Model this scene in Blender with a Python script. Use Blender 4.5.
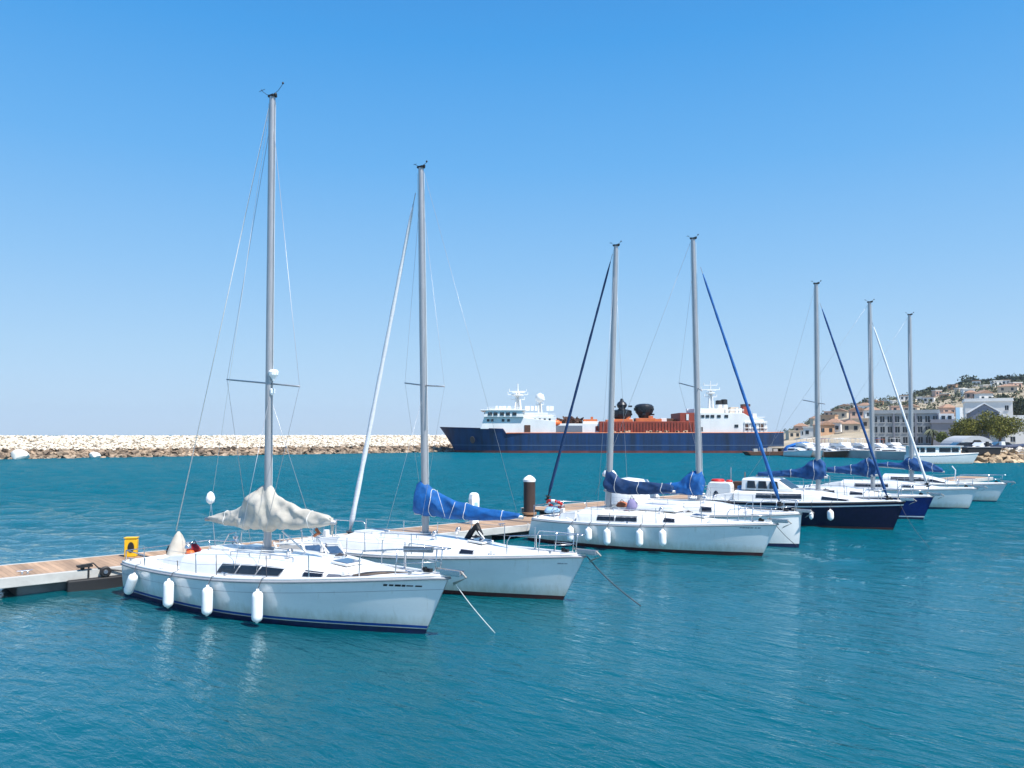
import bpy, bmesh, math, random
import numpy as np
from mathutils import Vector, Matrix
R = math.radians
random.seed(7); rng = np.random.default_rng(7)
for o in list(bpy.data.objects): bpy.data.objects.remove(o)
S = bpy.context.scene
COL = S.collection

# ---------------------------------------------------------------- camera, sky, sun, exposure
CAMH, FPX, PITCH = 4.0, 800.0, math.atan(50/800.0)
cam = bpy.data.objects.new('camera', bpy.data.cameras.new('camera')); COL.objects.link(cam)
cam.location = (0, 0, CAMH); cam.rotation_euler = (math.pi/2 + PITCH, 0, 0)
cam.data.sensor_width = 36; cam.data.lens = FPX/1024*36
cam.data.clip_start = 0.1; cam.data.clip_end = 20000
S.camera = cam
SUN_EL, SUN_AZ = 57.0, 131.0       # azimuth measured clockwise from +Y (the view direction)
world = bpy.data.worlds.new('World'); S.world = world; world.use_nodes = True
nt = world.node_tree; bg = nt.nodes['Background']
sky = nt.nodes.new('ShaderNodeTexSky'); sky.sky_type = 'NISHITA'; sky.sun_disc = False
sky.sun_elevation = R(SUN_EL); sky.sun_rotation = R(SUN_AZ)
sky.altitude = 0; sky.air_density = 1.0; sky.dust_density = 0.35; sky.ozone_density = 2.2
hs = nt.nodes.new('ShaderNodeHueSaturation'); hs.inputs['Hue'].default_value = 0.491; hs.inputs['Saturation'].default_value = 1.12; hs.inputs['Value'].default_value = 1.0
nt.links.new(sky.outputs[0], hs.inputs['Color'])
tcw = nt.nodes.new('ShaderNodeTexCoord'); sxyz = nt.nodes.new('ShaderNodeSeparateXYZ'); nt.links.new(tcw.outputs['Generated'], sxyz.inputs[0])
rampw = nt.nodes.new('ShaderNodeValToRGB'); er = rampw.color_ramp.elements; SKYK = 8.1
def lin(r, g, b_): return tuple((((c_/255+.055)/1.055)**2.4)*1.0 for c_ in (r, g, b_)) + (1,)
er[0].position = 0; er[0].color = lin(188, 214, 240); er[1].position = 1; er[1].color = lin(30, 95, 175)
for p_, c_ in ((.03, (182, 212, 242)), (.10, (168, 206, 240)), (.20, (140, 193, 240)), (.32, (104, 176, 238)), (.45, (70, 158, 231)), (.65, (48, 125, 205))):
    e_ = er.new(p_); e_.color = lin(*c_)
nt.links.new(sxyz.outputs['Z'], rampw.inputs[0])
kk_ = nt.nodes.new('ShaderNodeVectorMath'); kk_.operation = 'SCALE'; kk_.inputs['Scale'].default_value = SKYK; nt.links.new(rampw.outputs[0], kk_.inputs[0])
mixw = nt.nodes.new('ShaderNodeMix'); mixw.data_type = 'RGBA'; mixw.inputs[0].default_value = .88
nt.links.new(hs.outputs[0], mixw.inputs[6]); nt.links.new(kk_.outputs[0], mixw.inputs[7]); nt.links.new(mixw.outputs[2], bg.inputs['Color'])
bg.inputs['Strength'].default_value = 0.095
sd = Vector((math.sin(R(SUN_AZ))*math.cos(R(SUN_EL)), math.cos(R(SUN_AZ))*math.cos(R(SUN_EL)), math.sin(R(SUN_EL))))
sl = bpy.data.lights.new('sun', 'SUN'); sl.energy = 5.0; sl.angle = R(0.53); sl.color = (1, .965, .91)
sun = bpy.data.objects.new('sun', sl); COL.objects.link(sun)
sun.rotation_euler = sd.to_track_quat('Z', 'Y').to_euler(); sun.location = (40, 20, 60)
S.view_settings.view_transform = 'Standard'; S.view_settings.look = 'None'
S.view_settings.gamma = 1; S.view_settings.exposure = 0.51
S.view_settings.use_curve_mapping = False
S.cycles.use_denoising = True; S.cycles.max_bounces = 6; S.cycles.diffuse_bounces = 3; S.cycles.glossy_bounces = 3
S.cycles.caustics_reflective = True; S.cycles.sample_clamp_indirect = 6.0; S.cycles.transparent_max_bounces = 6

# ---------------------------------------------------------------- pixel rays -> world points on real planes
cp, sp = math.cos(PITCH), math.sin(PITCH)
def ray(u, v):
    zc = -(v-384)/FPX
    return Vector(((u-512)/FPX, cp - sp*zc, sp + cp*zc))
def on_ground(u, v, z=0.0):
    d = ray(u, v); k = (z-CAMH)/d.z
    return Vector((d.x*k, d.y*k, z))
def at_depth(u, v, y):
    d = ray(u, v); k = y/d.y
    return Vector((d.x*k, y, CAMH + d.z*k))

# ---------------------------------------------------------------- materials
MATS = {}
def mat(name, c, rough=.5, metal=0., var=.12, scale=6., bump=0., bscale=30., coat=0., stretch=(1,1,1), c2=None, spec=.5):
    if name in MATS: return MATS[name]
    m = bpy.data.materials.new(name); m.use_nodes = True; MATS[name] = m
    n = m.node_tree.nodes; l = m.node_tree.links; b = n['Principled BSDF']
    tc = n.new('ShaderNodeTexCoord'); mp = n.new('ShaderNodeMapping'); mp.inputs['Scale'].default_value = stretch
    l.new(tc.outputs['Object'], mp.inputs[0])
    nz = n.new('ShaderNodeTexNoise'); nz.inputs['Scale'].default_value = scale; nz.inputs['Detail'].default_value = 6; nz.inputs['Roughness'].default_value = .62
    l.new(mp.outputs[0], nz.inputs['Vector'])
    rp = n.new('ShaderNodeValToRGB'); rp.color_ramp.elements[0].position = .32; rp.color_ramp.elements[1].position = .68
    a = c2 if c2 else tuple(x*(1-var) for x in c)
    rp.color_ramp.elements[0].color = (*a, 1); rp.color_ramp.elements[1].color = (*(min(1, x*(1+var*.5)) for x in c), 1)
    l.new(nz.outputs[0], rp.inputs[0]); l.new(rp.outputs[0], b.inputs['Base Color'])
    b.inputs['Roughness'].default_value = rough; b.inputs['Metallic'].default_value = metal
    b.inputs['Coat Weight'].default_value = coat; b.inputs['Specular IOR Level'].default_value = spec
    if bump:
        nb = n.new('ShaderNodeTexNoise'); nb.inputs['Scale'].default_value = bscale; nb.inputs['Detail'].default_value = 5
        l.new(mp.outputs[0], nb.inputs['Vector'])
        bp = n.new('ShaderNodeBump'); bp.inputs['Strength'].default_value = bump; bp.inputs['Distance'].default_value = .02
        l.new(nb.outputs[0], bp.inputs['Height']); l.new(bp.outputs[0], b.inputs['Normal'])
    return m
WHITE = mat('white_gelcoat', (.80, .80, .78), .22, var=.07, scale=2.2, coat=.3, stretch=(1, 1, .35))
HULLW = mat('hull_gelcoat', (.74, .76, .75), .12, var=.08, scale=1.6, coat=1.0, stretch=(.6, .6, 1.6))
DECK = mat('deck_paint', (.80, .79, .76), .55, var=.08, scale=3, bump=.1, bscale=90)
def grime(m):
    n = m.node_tree.nodes; l = m.node_tree.links; bs = n['Principled BSDF']; src = bs.inputs['Base Color'].links[0].from_socket
    tc = n.new('ShaderNodeTexCoord'); sx = n.new('ShaderNodeSeparateXYZ'); l.new(tc.outputs['Object'], sx.inputs[0])
    mp = n.new('ShaderNodeMapping'); mp.inputs['Scale'].default_value = (3.5, 3.5, .5); l.new(tc.outputs['Object'], mp.inputs[0])
    nz = n.new('ShaderNodeTexNoise'); nz.inputs['Scale'].default_value = 2.2; nz.inputs['Detail'].default_value = 8; nz.inputs['Roughness'].default_value = .7; l.new(mp.outputs[0], nz.inputs['Vector'])
    ad = n.new('ShaderNodeMath'); ad.operation = 'MULTIPLY_ADD'; ad.inputs[1].default_value = -.5; l.new(nz.outputs[0], ad.inputs[0]); l.new(sx.outputs['Z'], ad.inputs[2])
    mr = n.new('ShaderNodeMapRange'); mr.inputs[1].default_value = -.16; mr.inputs[2].default_value = .14; mr.inputs[3].default_value = .75; mr.inputs[4].default_value = 0; l.new(ad.outputs[0], mr.inputs[0])
    st = n.new('ShaderNodeMapRange'); st.inputs[1].default_value = .58; st.inputs[2].default_value = .75; st.inputs[3].default_value = 0; st.inputs[4].default_value = .5; l.new(nz.outputs[0], st.inputs[0])
    mx = n.new('ShaderNodeMath'); mx.operation = 'MAXIMUM'; l.new(mr.outputs[0], mx.inputs[0]); l.new(st.outputs[0], mx.inputs[1])
    mi = n.new('ShaderNodeMix'); mi.data_type = 'RGBA'; l.new(mx.outputs[0], mi.inputs[0]); l.new(src, mi.inputs[6]); mi.inputs[7].default_value = (.42, .40, .31, 1)
    l.new(mi.outputs[2], bs.inputs['Base Color'])
grime(HULLW)
GREYRAIL = mat('grey_rubber', (.30, .31, .33), .5, scale=8)
STEEL = mat('stainless_steel', (.62, .63, .65), .25, .9, scale=12)
ALU = mat('mast_aluminium', (.40, .40, .41), .38, .45, var=.15, scale=3, stretch=(8, 8, .6))
WIRE = mat('rigging_wire', (.42, .44, .47), .4, .6)
WIREL = mat('light_rope', (.72, .72, .70), .7, scale=30)
GLASS = mat('tinted_window', (.012, .014, .022), .08, var=.3, coat=.5)
GLASSB = mat('blue_grey_glass', (.06, .10, .17), .08, var=.3, coat=.5)
CANVAS = mat('grey_canvas', (.52, .485, .42), .9, var=.2, scale=2.5, bump=.6, bscale=9, c2=(.40, .37, .315))
BLUEC = mat('bright_blue_canvas', (.001, .10, .34), .75, var=.35, scale=4, bump=.5, bscale=14)
NAVYC = mat('navy_canvas', (.003, .036, .12), .8, var=.35, scale=4, bump=.5, bscale=14)
ROYALC = mat('royal_blue_canvas', (.002, .058, .20), .8, var=.35, scale=4, bump=.5, bscale=14)
BLACK = mat('black_rubber', (.012, .012, .014), .6, scale=12)
NAVYH = mat('navy_hull_paint', (.008, .008, .034), .25, var=.2, coat=.1, spec=.3)
BLUEH = mat('blue_hull_paint', (.006, .022, .14), .25, var=.2, coat=.1, spec=.3)
REDAF = mat('dark_red_antifouling', (.055, .008, .010), .6, var=.4, scale=5)
BLUEAF = mat('navy_antifouling', (.006, .012, .06), .45, var=.4, scale=5)
STRIPEB = mat('blue_stripe_paint', (.01, .05, .25), .3)
WSTRIPE = mat('white_stripe_paint', (.75, .76, .76), .3)
PVC = mat('white_pvc', (.90, .90, .89), .35, var=.08, scale=9, spec=.4)
TEAK = mat('teak', (.30, .17, .09), .6, var=.3, scale=4, stretch=(.6, 10, 4))
RED = mat('red_plastic', (.55, .02, .015), .45)
ORANGE = mat('orange_plastic', (.75, .14, .02), .5)
YELLOW = mat('yellow_paint', (.80, .46, .01), .45, var=.12)
LBLUE = mat('light_blue_cloth', (.30, .50, .68), .8)
TERRA = mat('terracotta_cloth', (.40, .13, .06), .85)
PURPLE = mat('mauve_cloth', (.22, .20, .36), .85)
BROWN = mat('brown_cover', (.10, .045, .025), .7, var=.4)

# ---------------------------------------------------------------- mesh helpers
class MB:
    def __init__(s): s.v = []; s.f = []; s.n = 0
    def add(s, v, f):
        s.v.append(np.asarray(v, float).reshape(-1, 3)); k = s.n
        s.f += [tuple(i+k for i in q) for q in f]; s.n += len(s.v[-1]); return s
    def box(s, c, size, rz=0, ry=0, taper=1.0, rx=0):
        hx, hy, hz = [x/2 for x in size]
        p = np.array([(x*(taper if z > 0 else 1), y*(taper if z > 0 else 1), z) for z in (-hz, hz) for x, y in ((-hx, -hy), (hx, -hy), (hx, hy), (-hx, hy))])
        M = np.array((Matrix.Rotation(rz, 3, 'Z') @ Matrix.Rotation(ry, 3, 'Y') @ Matrix.Rotation(rx, 3, 'X')))
        return s.add(p @ M.T + np.array(c), [(0, 3, 2, 1), (4, 5, 6, 7), (0, 1, 5, 4), (1, 2, 6, 5), (2, 3, 7, 6), (3, 0, 4, 7)])
    def tube(s, pts, r, seg=8, cap=True):
        pts = [Vector(p) for p in pts]; n = len(pts)
        if not hasattr(r, '__len__'): r = [r]*n
        vs = []; up = None
        for i, p in enumerate(pts):
            t = (pts[min(i+1, n-1)] - pts[max(i-1, 0)]).normalized()
            if up is None: up = Vector((0, 0, 1)) if abs(t.z) < .9 else Vector((0, 1, 0))
            a = t.cross(up).normalized(); b = a.cross(t).normalized(); up = b
            for k in range(seg):
                q = 2*math.pi*k/seg
                vs.append(p + a*math.cos(q)*r[i] + b*math.sin(q)*r[i])
        f = [(i*seg+k, i*seg+(k+1) % seg, (i+1)*seg+(k+1) % seg, (i+1)*seg+k) for i in range(n-1) for k in range(seg)]
        if cap: f += [tuple(range(seg))[::-1], tuple((n-1)*seg+k for k in range(seg))]
        return s.add([tuple(v) for v in vs], f)
    def lathe(s, c, prof, seg=16, axis=None, sx=1, sy=1):
        M = np.eye(3) if axis is None else np.array(Vector((0, 0, 1)).rotation_difference(Vector(axis)).to_matrix())
        vs = []
        for r, z in prof:
            for k in range(seg):
                q = 2*math.pi*k/seg; vs.append((r*math.cos(q)*sx, r*math.sin(q)*sy, z))
        n = len(prof)
        f = [(i*seg+k, i*seg+(k+1) % seg, (i+1)*seg+(k+1) % seg, (i+1)*seg+k) for i in range(n-1) for k in range(seg)]
        f += [tuple(range(seg))[::-1], tuple((n-1)*seg+k for k in range(seg))]
        return s.add(np.array(vs) @ M.T + np.array(c), f)
    def loft(s, rings, closed=True, caps=True):
        m = len(rings[0]); n = len(rings); vs = [p for r in rings for p in r]
        kk = m if closed else m-1
        f = [(i*m+k, i*m+(k+1) % m, (i+1)*m+(k+1) % m, (i+1)*m+k) for i in range(n-1) for k in range(kk)]
        if caps: f += [tuple(range(m))[::-1], tuple((n-1)*m+k for k in range(m))]
        return s.add([tuple(v) for v in vs], f)
    def prism(s, poly, y0, y1, axis='y'):          # polygon in (x,z) extruded along y
        m = len(poly)
        if axis == 'y': vs = [(x, y0, z) for x, z in poly] + [(x, y1, z) for x, z in poly]
        else: vs = [(x, y, y0) for x, y in poly] + [(x, y, y1) for x, y in poly]
        return s.add(vs, [tuple(range(m)), tuple(range(2*m-1, m-1, -1))] + [(k, m+k, m+(k+1) % m, (k+1) % m) for k in range(m)])
    def build(s, name, m, parent=None, smooth=False, bevel=0, angle=None, thick=0):
        me = bpy.data.meshes.new(name)
        V = np.concatenate(s.v) if s.v else np.zeros((0, 3))
        me.from_pydata(V.tolist(), [], s.f); me.validate()
        bm = bmesh.new(); bm.from_mesh(me); bmesh.ops.recalc_face_normals(bm, faces=bm.faces); bm.to_mesh(me); bm.free()
        if smooth:
            me.polygons.foreach_set('use_smooth', [True]*len(me.polygons))
            if angle is not None: me.set_sharp_from_angle(angle=R(angle))
        me.materials.append(m)
        o = bpy.data.objects.new(name, me); COL.objects.link(o)
        if parent: o.parent = parent
        if thick:
            so = o.modifiers.new('solid', 'SOLIDIFY'); so.thickness = thick; so.offset = -1
        if bevel:
            b = o.modifiers.new('bevel', 'BEVEL'); b.width = bevel; b.segments = 2; b.limit_method = 'ANGLE'
        return o
def tag(o, label=None, cat=None, group=None, kind=None):
    if label: o['label'] = label
    if cat: o['category'] = cat
    if group: o['group'] = group
    if kind: o['kind'] = kind
    return o
def empty(name, loc=(0, 0, 0), rz=0, label=None, cat=None, group=None):
    o = bpy.data.objects.new(name, None); COL.objects.link(o); o.location = loc; o.rotation_euler = (0, 0, rz)
    o.empty_display_size = .3
    return tag(o, label, cat, group)
def copy_tree(o, parent=None):
    c = o.copy(); COL.objects.link(c)
    if parent: c.parent = parent
    for ch in list(o.children): copy_tree(ch, c)
    return c
def smooth01(x): x = np.clip(x, 0, 1); return x*x*(3-2*x)

# ---------------------------------------------------------------- water
def build_water():
    rr = [2.5]
    while rr[-1] < 3000: rr.append(rr[-1]*(1.0062 if rr[-1] < 170 else (1.012 if rr[-1] < 600 else 1.06)))
    rr = np.array(rr)
    th = np.concatenate([np.linspace(-180, -46, 20), np.linspace(-44, 44, 760), np.linspace(46, 180, 20)])
    th = np.radians(th)
    RR, TH = np.meshgrid(rr, th, indexing='ij')
    X = RR*np.sin(TH); Y = RR*np.cos(TH)
    Z = np.zeros_like(X); DX = np.zeros_like(X); DY = np.zeros_like(X)
    sp_ = np.maximum(RR*.0062, RR*np.radians(.116))
    wr = np.random.default_rng(3)
    front = np.abs(TH) < np.radians(45)
    base = R(226)
    for i in range(130):
        lam = .20*(4.6/.20)**(wr.random()**1.15)
        a = base + wr.normal(0, .30+.25*min(1, lam))
        k = 2*math.pi/lam; amp = .00215*lam**.72
        ph = wr.random()*6.28
        # slowly varying envelope so crests come in patches
        ea, eb, ek = wr.random()*6.28, wr.random()*6.28, 2*math.pi/(lam*(5+6*wr.random()))
        env = .55+.45*np.sin(ek*(X*math.cos(ea)+Y*math.sin(ea))+eb)
        fade = smooth01((lam/sp_-2.2)/3)*(1+(1.9 if lam > .7 else .5)*smooth01((RR-20)/35)+(1.6 if lam > 1.2 else 0)*smooth01((RR-50)/50))*(.50+.50*smooth01((RR-17)/14))
        q = k*(X*math.cos(a)+Y*math.sin(a))+ph
        Z += amp*env*fade*np.sin(q); w = amp*.7*env*fade*np.cos(q)
        DX += w*math.cos(a); DY += w*math.sin(a)
    Z *= front; X = X + DX*front; Y = Y + DY*front
    n, m = X.shape
    V = np.stack([X, Y, Z], -1).reshape(-1, 3)
    idx = np.arange(n*m).reshape(n, m)
    F = np.stack([idx[:-1, :-1], idx[:-1, 1:], idx[1:, 1:], idx[1:, :-1]], -1).reshape(-1, 4)
    me = bpy.data.meshes.new('water')
    me.vertices.add(len(V)+m); 
    inner = V[:m].copy(); inner[:, 0] *= .02; inner[:, 1] *= .02; inner[:, 2] = 0
    V = np.concatenate([V, inner]); me.vertices.foreach_set('co', V.astype('f4').ravel())
    ii = np.arange(m)+n*m
    F = np.concatenate([F, np.stack([ii[:-1], ii[1:], idx[0, 1:], idx[0, :-1]], -1)])
    me.loops.add(len(F)*4); me.loops.foreach_set('vertex_index', F.astype('i4').ravel())
    me.polygons.add(len(F)); me.polygons.foreach_set('loop_start', (np.arange(len(F))*4).astype('i4'))
    me.update(calc_edges=True); me.polygons.foreach_set('use_smooth', [True]*len(F))
    if me.polygons[1000].normal.z < 0: me.flip_normals()
    M = bpy.data.materials.new('harbour_water'); M.use_nodes = True
    nn = M.node_tree.nodes; l = M.node_tree.links; b = nn['Principled BSDF']
    b.inputs['IOR'].default_value = 1.333; b.inputs['Specular IOR Level'].default_value = .5; b.inputs['Roughness'].default_value = .035
    geo = nn.new('ShaderNodeNewGeometry')
    nz = nn.new('ShaderNodeTexNoise'); nz.inputs['Scale'].default_value = .05; nz.inputs['Detail'].default_value = 4
    l.new(geo.outputs['Position'], nz.inputs['Vector'])
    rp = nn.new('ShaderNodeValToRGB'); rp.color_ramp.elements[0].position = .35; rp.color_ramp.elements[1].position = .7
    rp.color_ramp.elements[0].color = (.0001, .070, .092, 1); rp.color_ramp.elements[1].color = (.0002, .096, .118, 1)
    l.new(nz.outputs[0], rp.inputs[0])
    # the basin round the pontoon is sheltered, the open harbour beyond it is choppier
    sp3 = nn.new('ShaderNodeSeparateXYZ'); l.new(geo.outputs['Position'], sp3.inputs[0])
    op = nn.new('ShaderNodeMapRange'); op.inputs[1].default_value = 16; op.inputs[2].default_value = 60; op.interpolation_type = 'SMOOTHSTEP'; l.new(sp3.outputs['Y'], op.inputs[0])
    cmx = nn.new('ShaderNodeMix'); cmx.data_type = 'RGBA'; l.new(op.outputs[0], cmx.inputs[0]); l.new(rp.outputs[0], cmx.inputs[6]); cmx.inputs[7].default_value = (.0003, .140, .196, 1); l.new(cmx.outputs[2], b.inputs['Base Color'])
    rg = nn.new('ShaderNodeMapRange'); rg.inputs[3].default_value = .02; rg.inputs[4].default_value = .12; l.new(op.outputs[0], rg.inputs[0]); l.new(rg.outputs[0], b.inputs['Roughness'])
    sg = nn.new('ShaderNodeMapRange'); sg.inputs[3].default_value = .55; sg.inputs[4].default_value = .12; l.new(op.outputs[0], sg.inputs[0]); l.new(sg.outputs[0], b.inputs['Specular IOR Level'])
    ig = nn.new('ShaderNodeMapRange'); ig.inputs[3].default_value = 1.333; ig.inputs[4].default_value = 1.15; l.new(op.outputs[0], ig.inputs[0]); l.new(ig.outputs[0], b.inputs['IOR'])
    prev = None
    for sc, d0, d1, det in ((.9, .05, .22, 4), (2.6, .035, .40, 5), (8.0, .008, .10, 3)):
        mr_ = nn.new('ShaderNodeMapping'); mr_.inputs['Rotation'].default_value = (0, 0, R(42)); l.new(geo.outputs['Position'], mr_.inputs[0])
        mp = nn.new('ShaderNodeVectorMath'); mp.operation = 'MULTIPLY'; mp.inputs[1].default_value = (.75, 1.9, 1); l.new(mr_.outputs[0], mp.inputs[0])
        t = nn.new('ShaderNodeTexNoise'); t.inputs['Scale'].default_value = sc; t.inputs['Detail'].default_value = det; t.inputs['Roughness'].default_value = .55
        t.inputs['Distortion'].default_value = .6
        l.new(mp.outputs[0], t.inputs['Vector'])
        bp = nn.new('ShaderNodeBump'); bp.inputs['Strength'].default_value = 1.0
        dm = nn.new('ShaderNodeMapRange'); dm.inputs[3].default_value = d0; dm.inputs[4].default_value = d1; l.new(op.outputs[0], dm.inputs[0]); l.new(dm.outputs[0], bp.inputs['Distance'])
        l.new(t.outputs[0], bp.inputs['Height'])
        if prev: l.new(prev.outputs[0], bp.inputs['Normal'])
        prev = bp
    # choppy water never reflects like a flat mirror at grazing angles: weaken the Fresnel reflectance
    out = nn['Material Output']; df = nn.new('ShaderNodeBsdfDiffuse'); gl = nn.new('ShaderNodeBsdfGlossy'); gl.inputs['Color'].default_value = (.78, .94, 1, 1)
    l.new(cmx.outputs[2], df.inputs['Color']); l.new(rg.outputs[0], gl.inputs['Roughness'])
    fr = nn.new('ShaderNodeFresnel'); fr.inputs['IOR'].default_value = 1.333
    l.new(prev.outputs[0], fr.inputs['Normal']); l.new(prev.outputs[0], gl.inputs['Normal']); l.new(prev.outputs[0], df.inputs['Normal'])
    gn = nn.new('ShaderNodeMath'); gn.operation = 'MULTIPLY'; l.new(fr.outputs[0], gn.inputs[0])
    cp_ = nn.new('ShaderNodeMapRange'); cp_.inputs[3].default_value = 1.3; cp_.inputs[4].default_value = .42; l.new(cp_.outputs[0], gn.inputs[1]); l.new(op.outputs[0], cp_.inputs[0])
    mn = nn.new('ShaderNodeMath'); mn.operation = 'MINIMUM'; l.new(gn.outputs[0], mn.inputs[0]); mn.inputs[1].default_value = .6
    ms = nn.new('ShaderNodeMixShader'); l.new(mn.outputs[0], ms.inputs[0]); l.new(df.outputs[0], ms.inputs[1]); l.new(gl.outputs[0], ms.inputs[2]); l.new(ms.outputs[0], out.inputs['Surface'])
    nn.remove(b)
    me.materials.append(M)
    o = bpy.data.objects.new('water', me); COL.objects.link(o); o['kind'] = 'structure'
build_water()

# ---------------------------------------------------------------- rocks
def rock_templates(n, seed):
    r = np.random.default_rng(seed); out = []
    for _ in range(n):
        bm = bmesh.new()
        p = r.normal(size=(15, 3)); p /= np.linalg.norm(p, axis=1)[:, None]; p *= r.uniform(.75, 1.1, (15, 1))
        for q in p: bm.verts.new(q)
        g = bmesh.ops.convex_hull(bm, input=bm.verts[:])
        bmesh.ops.delete(bm, geom=list({v for v in g['geom_interior'] + g['geom_unused'] if isinstance(v, bmesh.types.BMVert)}), context='VERTS')
        bm.verts.index_update()
        out.append((np.array([v.co[:] for v in bm.verts]), [tuple(v.index for v in f.verts) for f in bm.faces])); bm.free()
    return out
RT = rock_templates(14, 5)
def rocks(name, pos, size, m, parent=None, flat=.75, seed=1):
    r = np.random.default_rng(seed); b = MB()
    for p, s_ in zip(pos, size):
        v, f = RT[r.integers(len(RT))]
        a = r.uniform(0, 6.28); c, s2 = math.cos(a), math.sin(a)
        v = v*np.array([1.15, .9, flat])*s_; v = v @ np.array([[c, s2, 0], [-s2, c, 0], [0, 0, 1]])
        t = r.normal(0, .2, 2); v[:, 2] += v[:, 0]*t[0] + v[:, 1]*t[1]
        b.add(v+np.array(p), f)
    return b.build(name, m, parent)
def random_island(m, amount=.35):               # each rock its own tone
    n = m.node_tree.nodes; l = m.node_tree.links; b = n['Principled BSDF']
    src = b.inputs['Base Color'].links[0].from_socket
    g = n.new('ShaderNodeNewGeometry'); mr = n.new('ShaderNodeMapRange'); mr.inputs[3].default_value = 1-amount; mr.inputs[4].default_value = 1+amount*.5
    l.new(g.outputs['Random Per Island'], mr.inputs[0])
    vm = n.new('ShaderNodeVectorMath'); vm.operation = 'SCALE'; l.new(src, vm.inputs[0]); l.new(mr.outputs[0], vm.inputs['Scale'])
    l.new(vm.outputs[0], b.inputs['Base Color'])
PALE = mat('pale_limestone', (.78, .70, .58), .9, var=.2, scale=.6, bump=.5, bscale=3, c2=(.66, .58, .46)); random_island(PALE, .2)
BRST = mat('brown_armour_stone', (.38, .28, .19), .9, var=.4, scale=.5, bump=.6, bscale=3, c2=(.17, .125, .09)); random_island(BRST, .65)
BRST2 = mat('buff_quay_stone', (.50, .37, .23), .9, var=.4, scale=.5, bump=.6, bscale=3, c2=(.30, .21, .13)); random_island(BRST2, .55)

A0 = on_ground(0, 459.3); A1 = on_ground(440, 452.2)
bd = (A1-A0).normalized(); bn = Vector((-bd.y, bd.x, 0))         # away from camera
start = A0 - bd*70; blen = (A1-A0).length + 70 + 62
bw = empty('breakwater', start, math.atan2(bd.y, bd.x), 'long pale stone breakwater with brown armour rocks along its foot', 'breakwater')
b = MB(); b.prism([(-.5, -2), (6, 2.2), (9, 3.2), (20, 3.2), (24, -2)], 0, blen); v = b.v[0]; b.v[0] = np.stack([v[:, 1], v[:, 0], v[:, 2]], -1)
b.build('core', PALE, bw)
n = 4200; t = rng.uniform(0, blen, n); w = rng.uniform(0, 1, n)
pos = np.stack([t, .2+w*4.2, -.25+w*1.7+rng.normal(0, .12, n)], -1)
rocks('foot_rocks', pos, rng.uniform(.3, .75, n), BRST, bw, seed=2)['kind'] = 'stuff'
n = 23000; t = rng.uniform(0, blen, n); w = rng.uniform(0, 1, n)
pos = np.stack([t, 3.2+w*7.3, 1.4+np.minimum(w*1.35, 1)*2.15+rng.normal(0, .05, n)], -1)
rocks('crest_rocks', pos, rng.uniform(.16, .38, n), PALE, bw, flat=.5, seed=3)['kind'] = 'stuff'
def boulder(u, v, s_, label, sd_):
    p = on_ground(u, v); bm = bmesh.new(); bmesh.ops.create_icosphere(bm, subdivisions=3, radius=1); q_ = np.random.default_rng(sd_).normal(size=(22, 3)); q_ /= np.linalg.norm(q_, axis=1)[:, None]
    vv = np.array([v_.co[:] for v_ in bm.verts]); ff = [tuple(v_.index for v_ in f_.verts) for f_ in bm.faces]; bm.free()
    vv *= np.minimum(1, (.80/np.maximum(.3, (vv@q_.T).max(1))))[:, None]*np.array([1.25, 1, .85])*s_
    b = MB(); b.add(vv, ff); r = b.build('boulder', PALEB, None, smooth=True, angle=25)
    r.location = (p.x, p.y+1, s_*.42); tag(r, label, 'boulder')
PALEB = mat('white_boulder_stone', (.78, .75, .68), .9, var=.15, scale=.5, bump=.5, bscale=2)
boulder(16, 459.2, 1.25, 'large rounded white boulder at the foot of the breakwater near its left end', 11)
boulder(92, 458, .85, 'smaller pale angular boulder among the brown rocks of the breakwater', 12)

# ---------------------------------------------------------------- land, hill, quay
ridge_px = [(765, 437), (785, 432), (800, 427), (840, 409), (868, 402), (900, 397), (925, 394), (945, 390), (965, 385), (985, 382.5), (1005, 381), (1024, 380), (1100, 370), (1300, 352)]
RY = 470.
rx = np.array([at_depth(u, v, RY).x for u, v in ridge_px]); rz_ = np.array([at_depth(u, v, RY).z for u, v in ridge_px])
def hill_z(x, y):
    sx = x*RY/np.maximum(y, 60)                   # land widens with distance
    rid = np.interp(sx, rx, rz_-1.0, left=-6)
    f = smooth01((y-185)/(RY-185))
    f = .35*f + .65*np.clip((y-185)/(RY-185), 0, 1)
    bmp = 1.6*np.sin(x*.06+y*.03)*np.sin(y*.045-x*.02)*smooth01((y-190)/90)
    back = np.where(y > RY, np.clip(1-(y-RY)/420, -.1, 1), 1)
    z = (1.35 + (rid-1.35)*f + bmp*(1-smooth01((y-400)/70)))*back
    return np.where(rid < 0, -3, z)
gx = np.concatenate([np.linspace(30, 420, 150), np.linspace(430, 1100, 30)]); gy = np.concatenate([np.linspace(150, 500, 120), np.linspace(515, 950, 20)])
GX, GY = np.meshgrid(gx, gy, indexing='ij'); HZ = hill_z(GX, GY)
V = np.stack([GX, GY, HZ], -1).reshape(-1, 3); a, c = GX.shape; idx = np.arange(a*c).reshape(a, c)
hb = MB(); hb.add(V, [tuple(q) for q in np.stack([idx[:-1, :-1], idx[1:, :-1], idx[1:, 1:], idx[:-1, 1:]], -1).reshape(-1, 4).tolist()])
HILLM = mat('dry_hillside', (.42, .34, .24), .95, var=.5, scale=.045, c2=(.19, .17, .11), bump=.5, bscale=.4)
ho = hb.build('hill', HILLM, smooth=True); ho['kind'] = 'structure'
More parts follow.
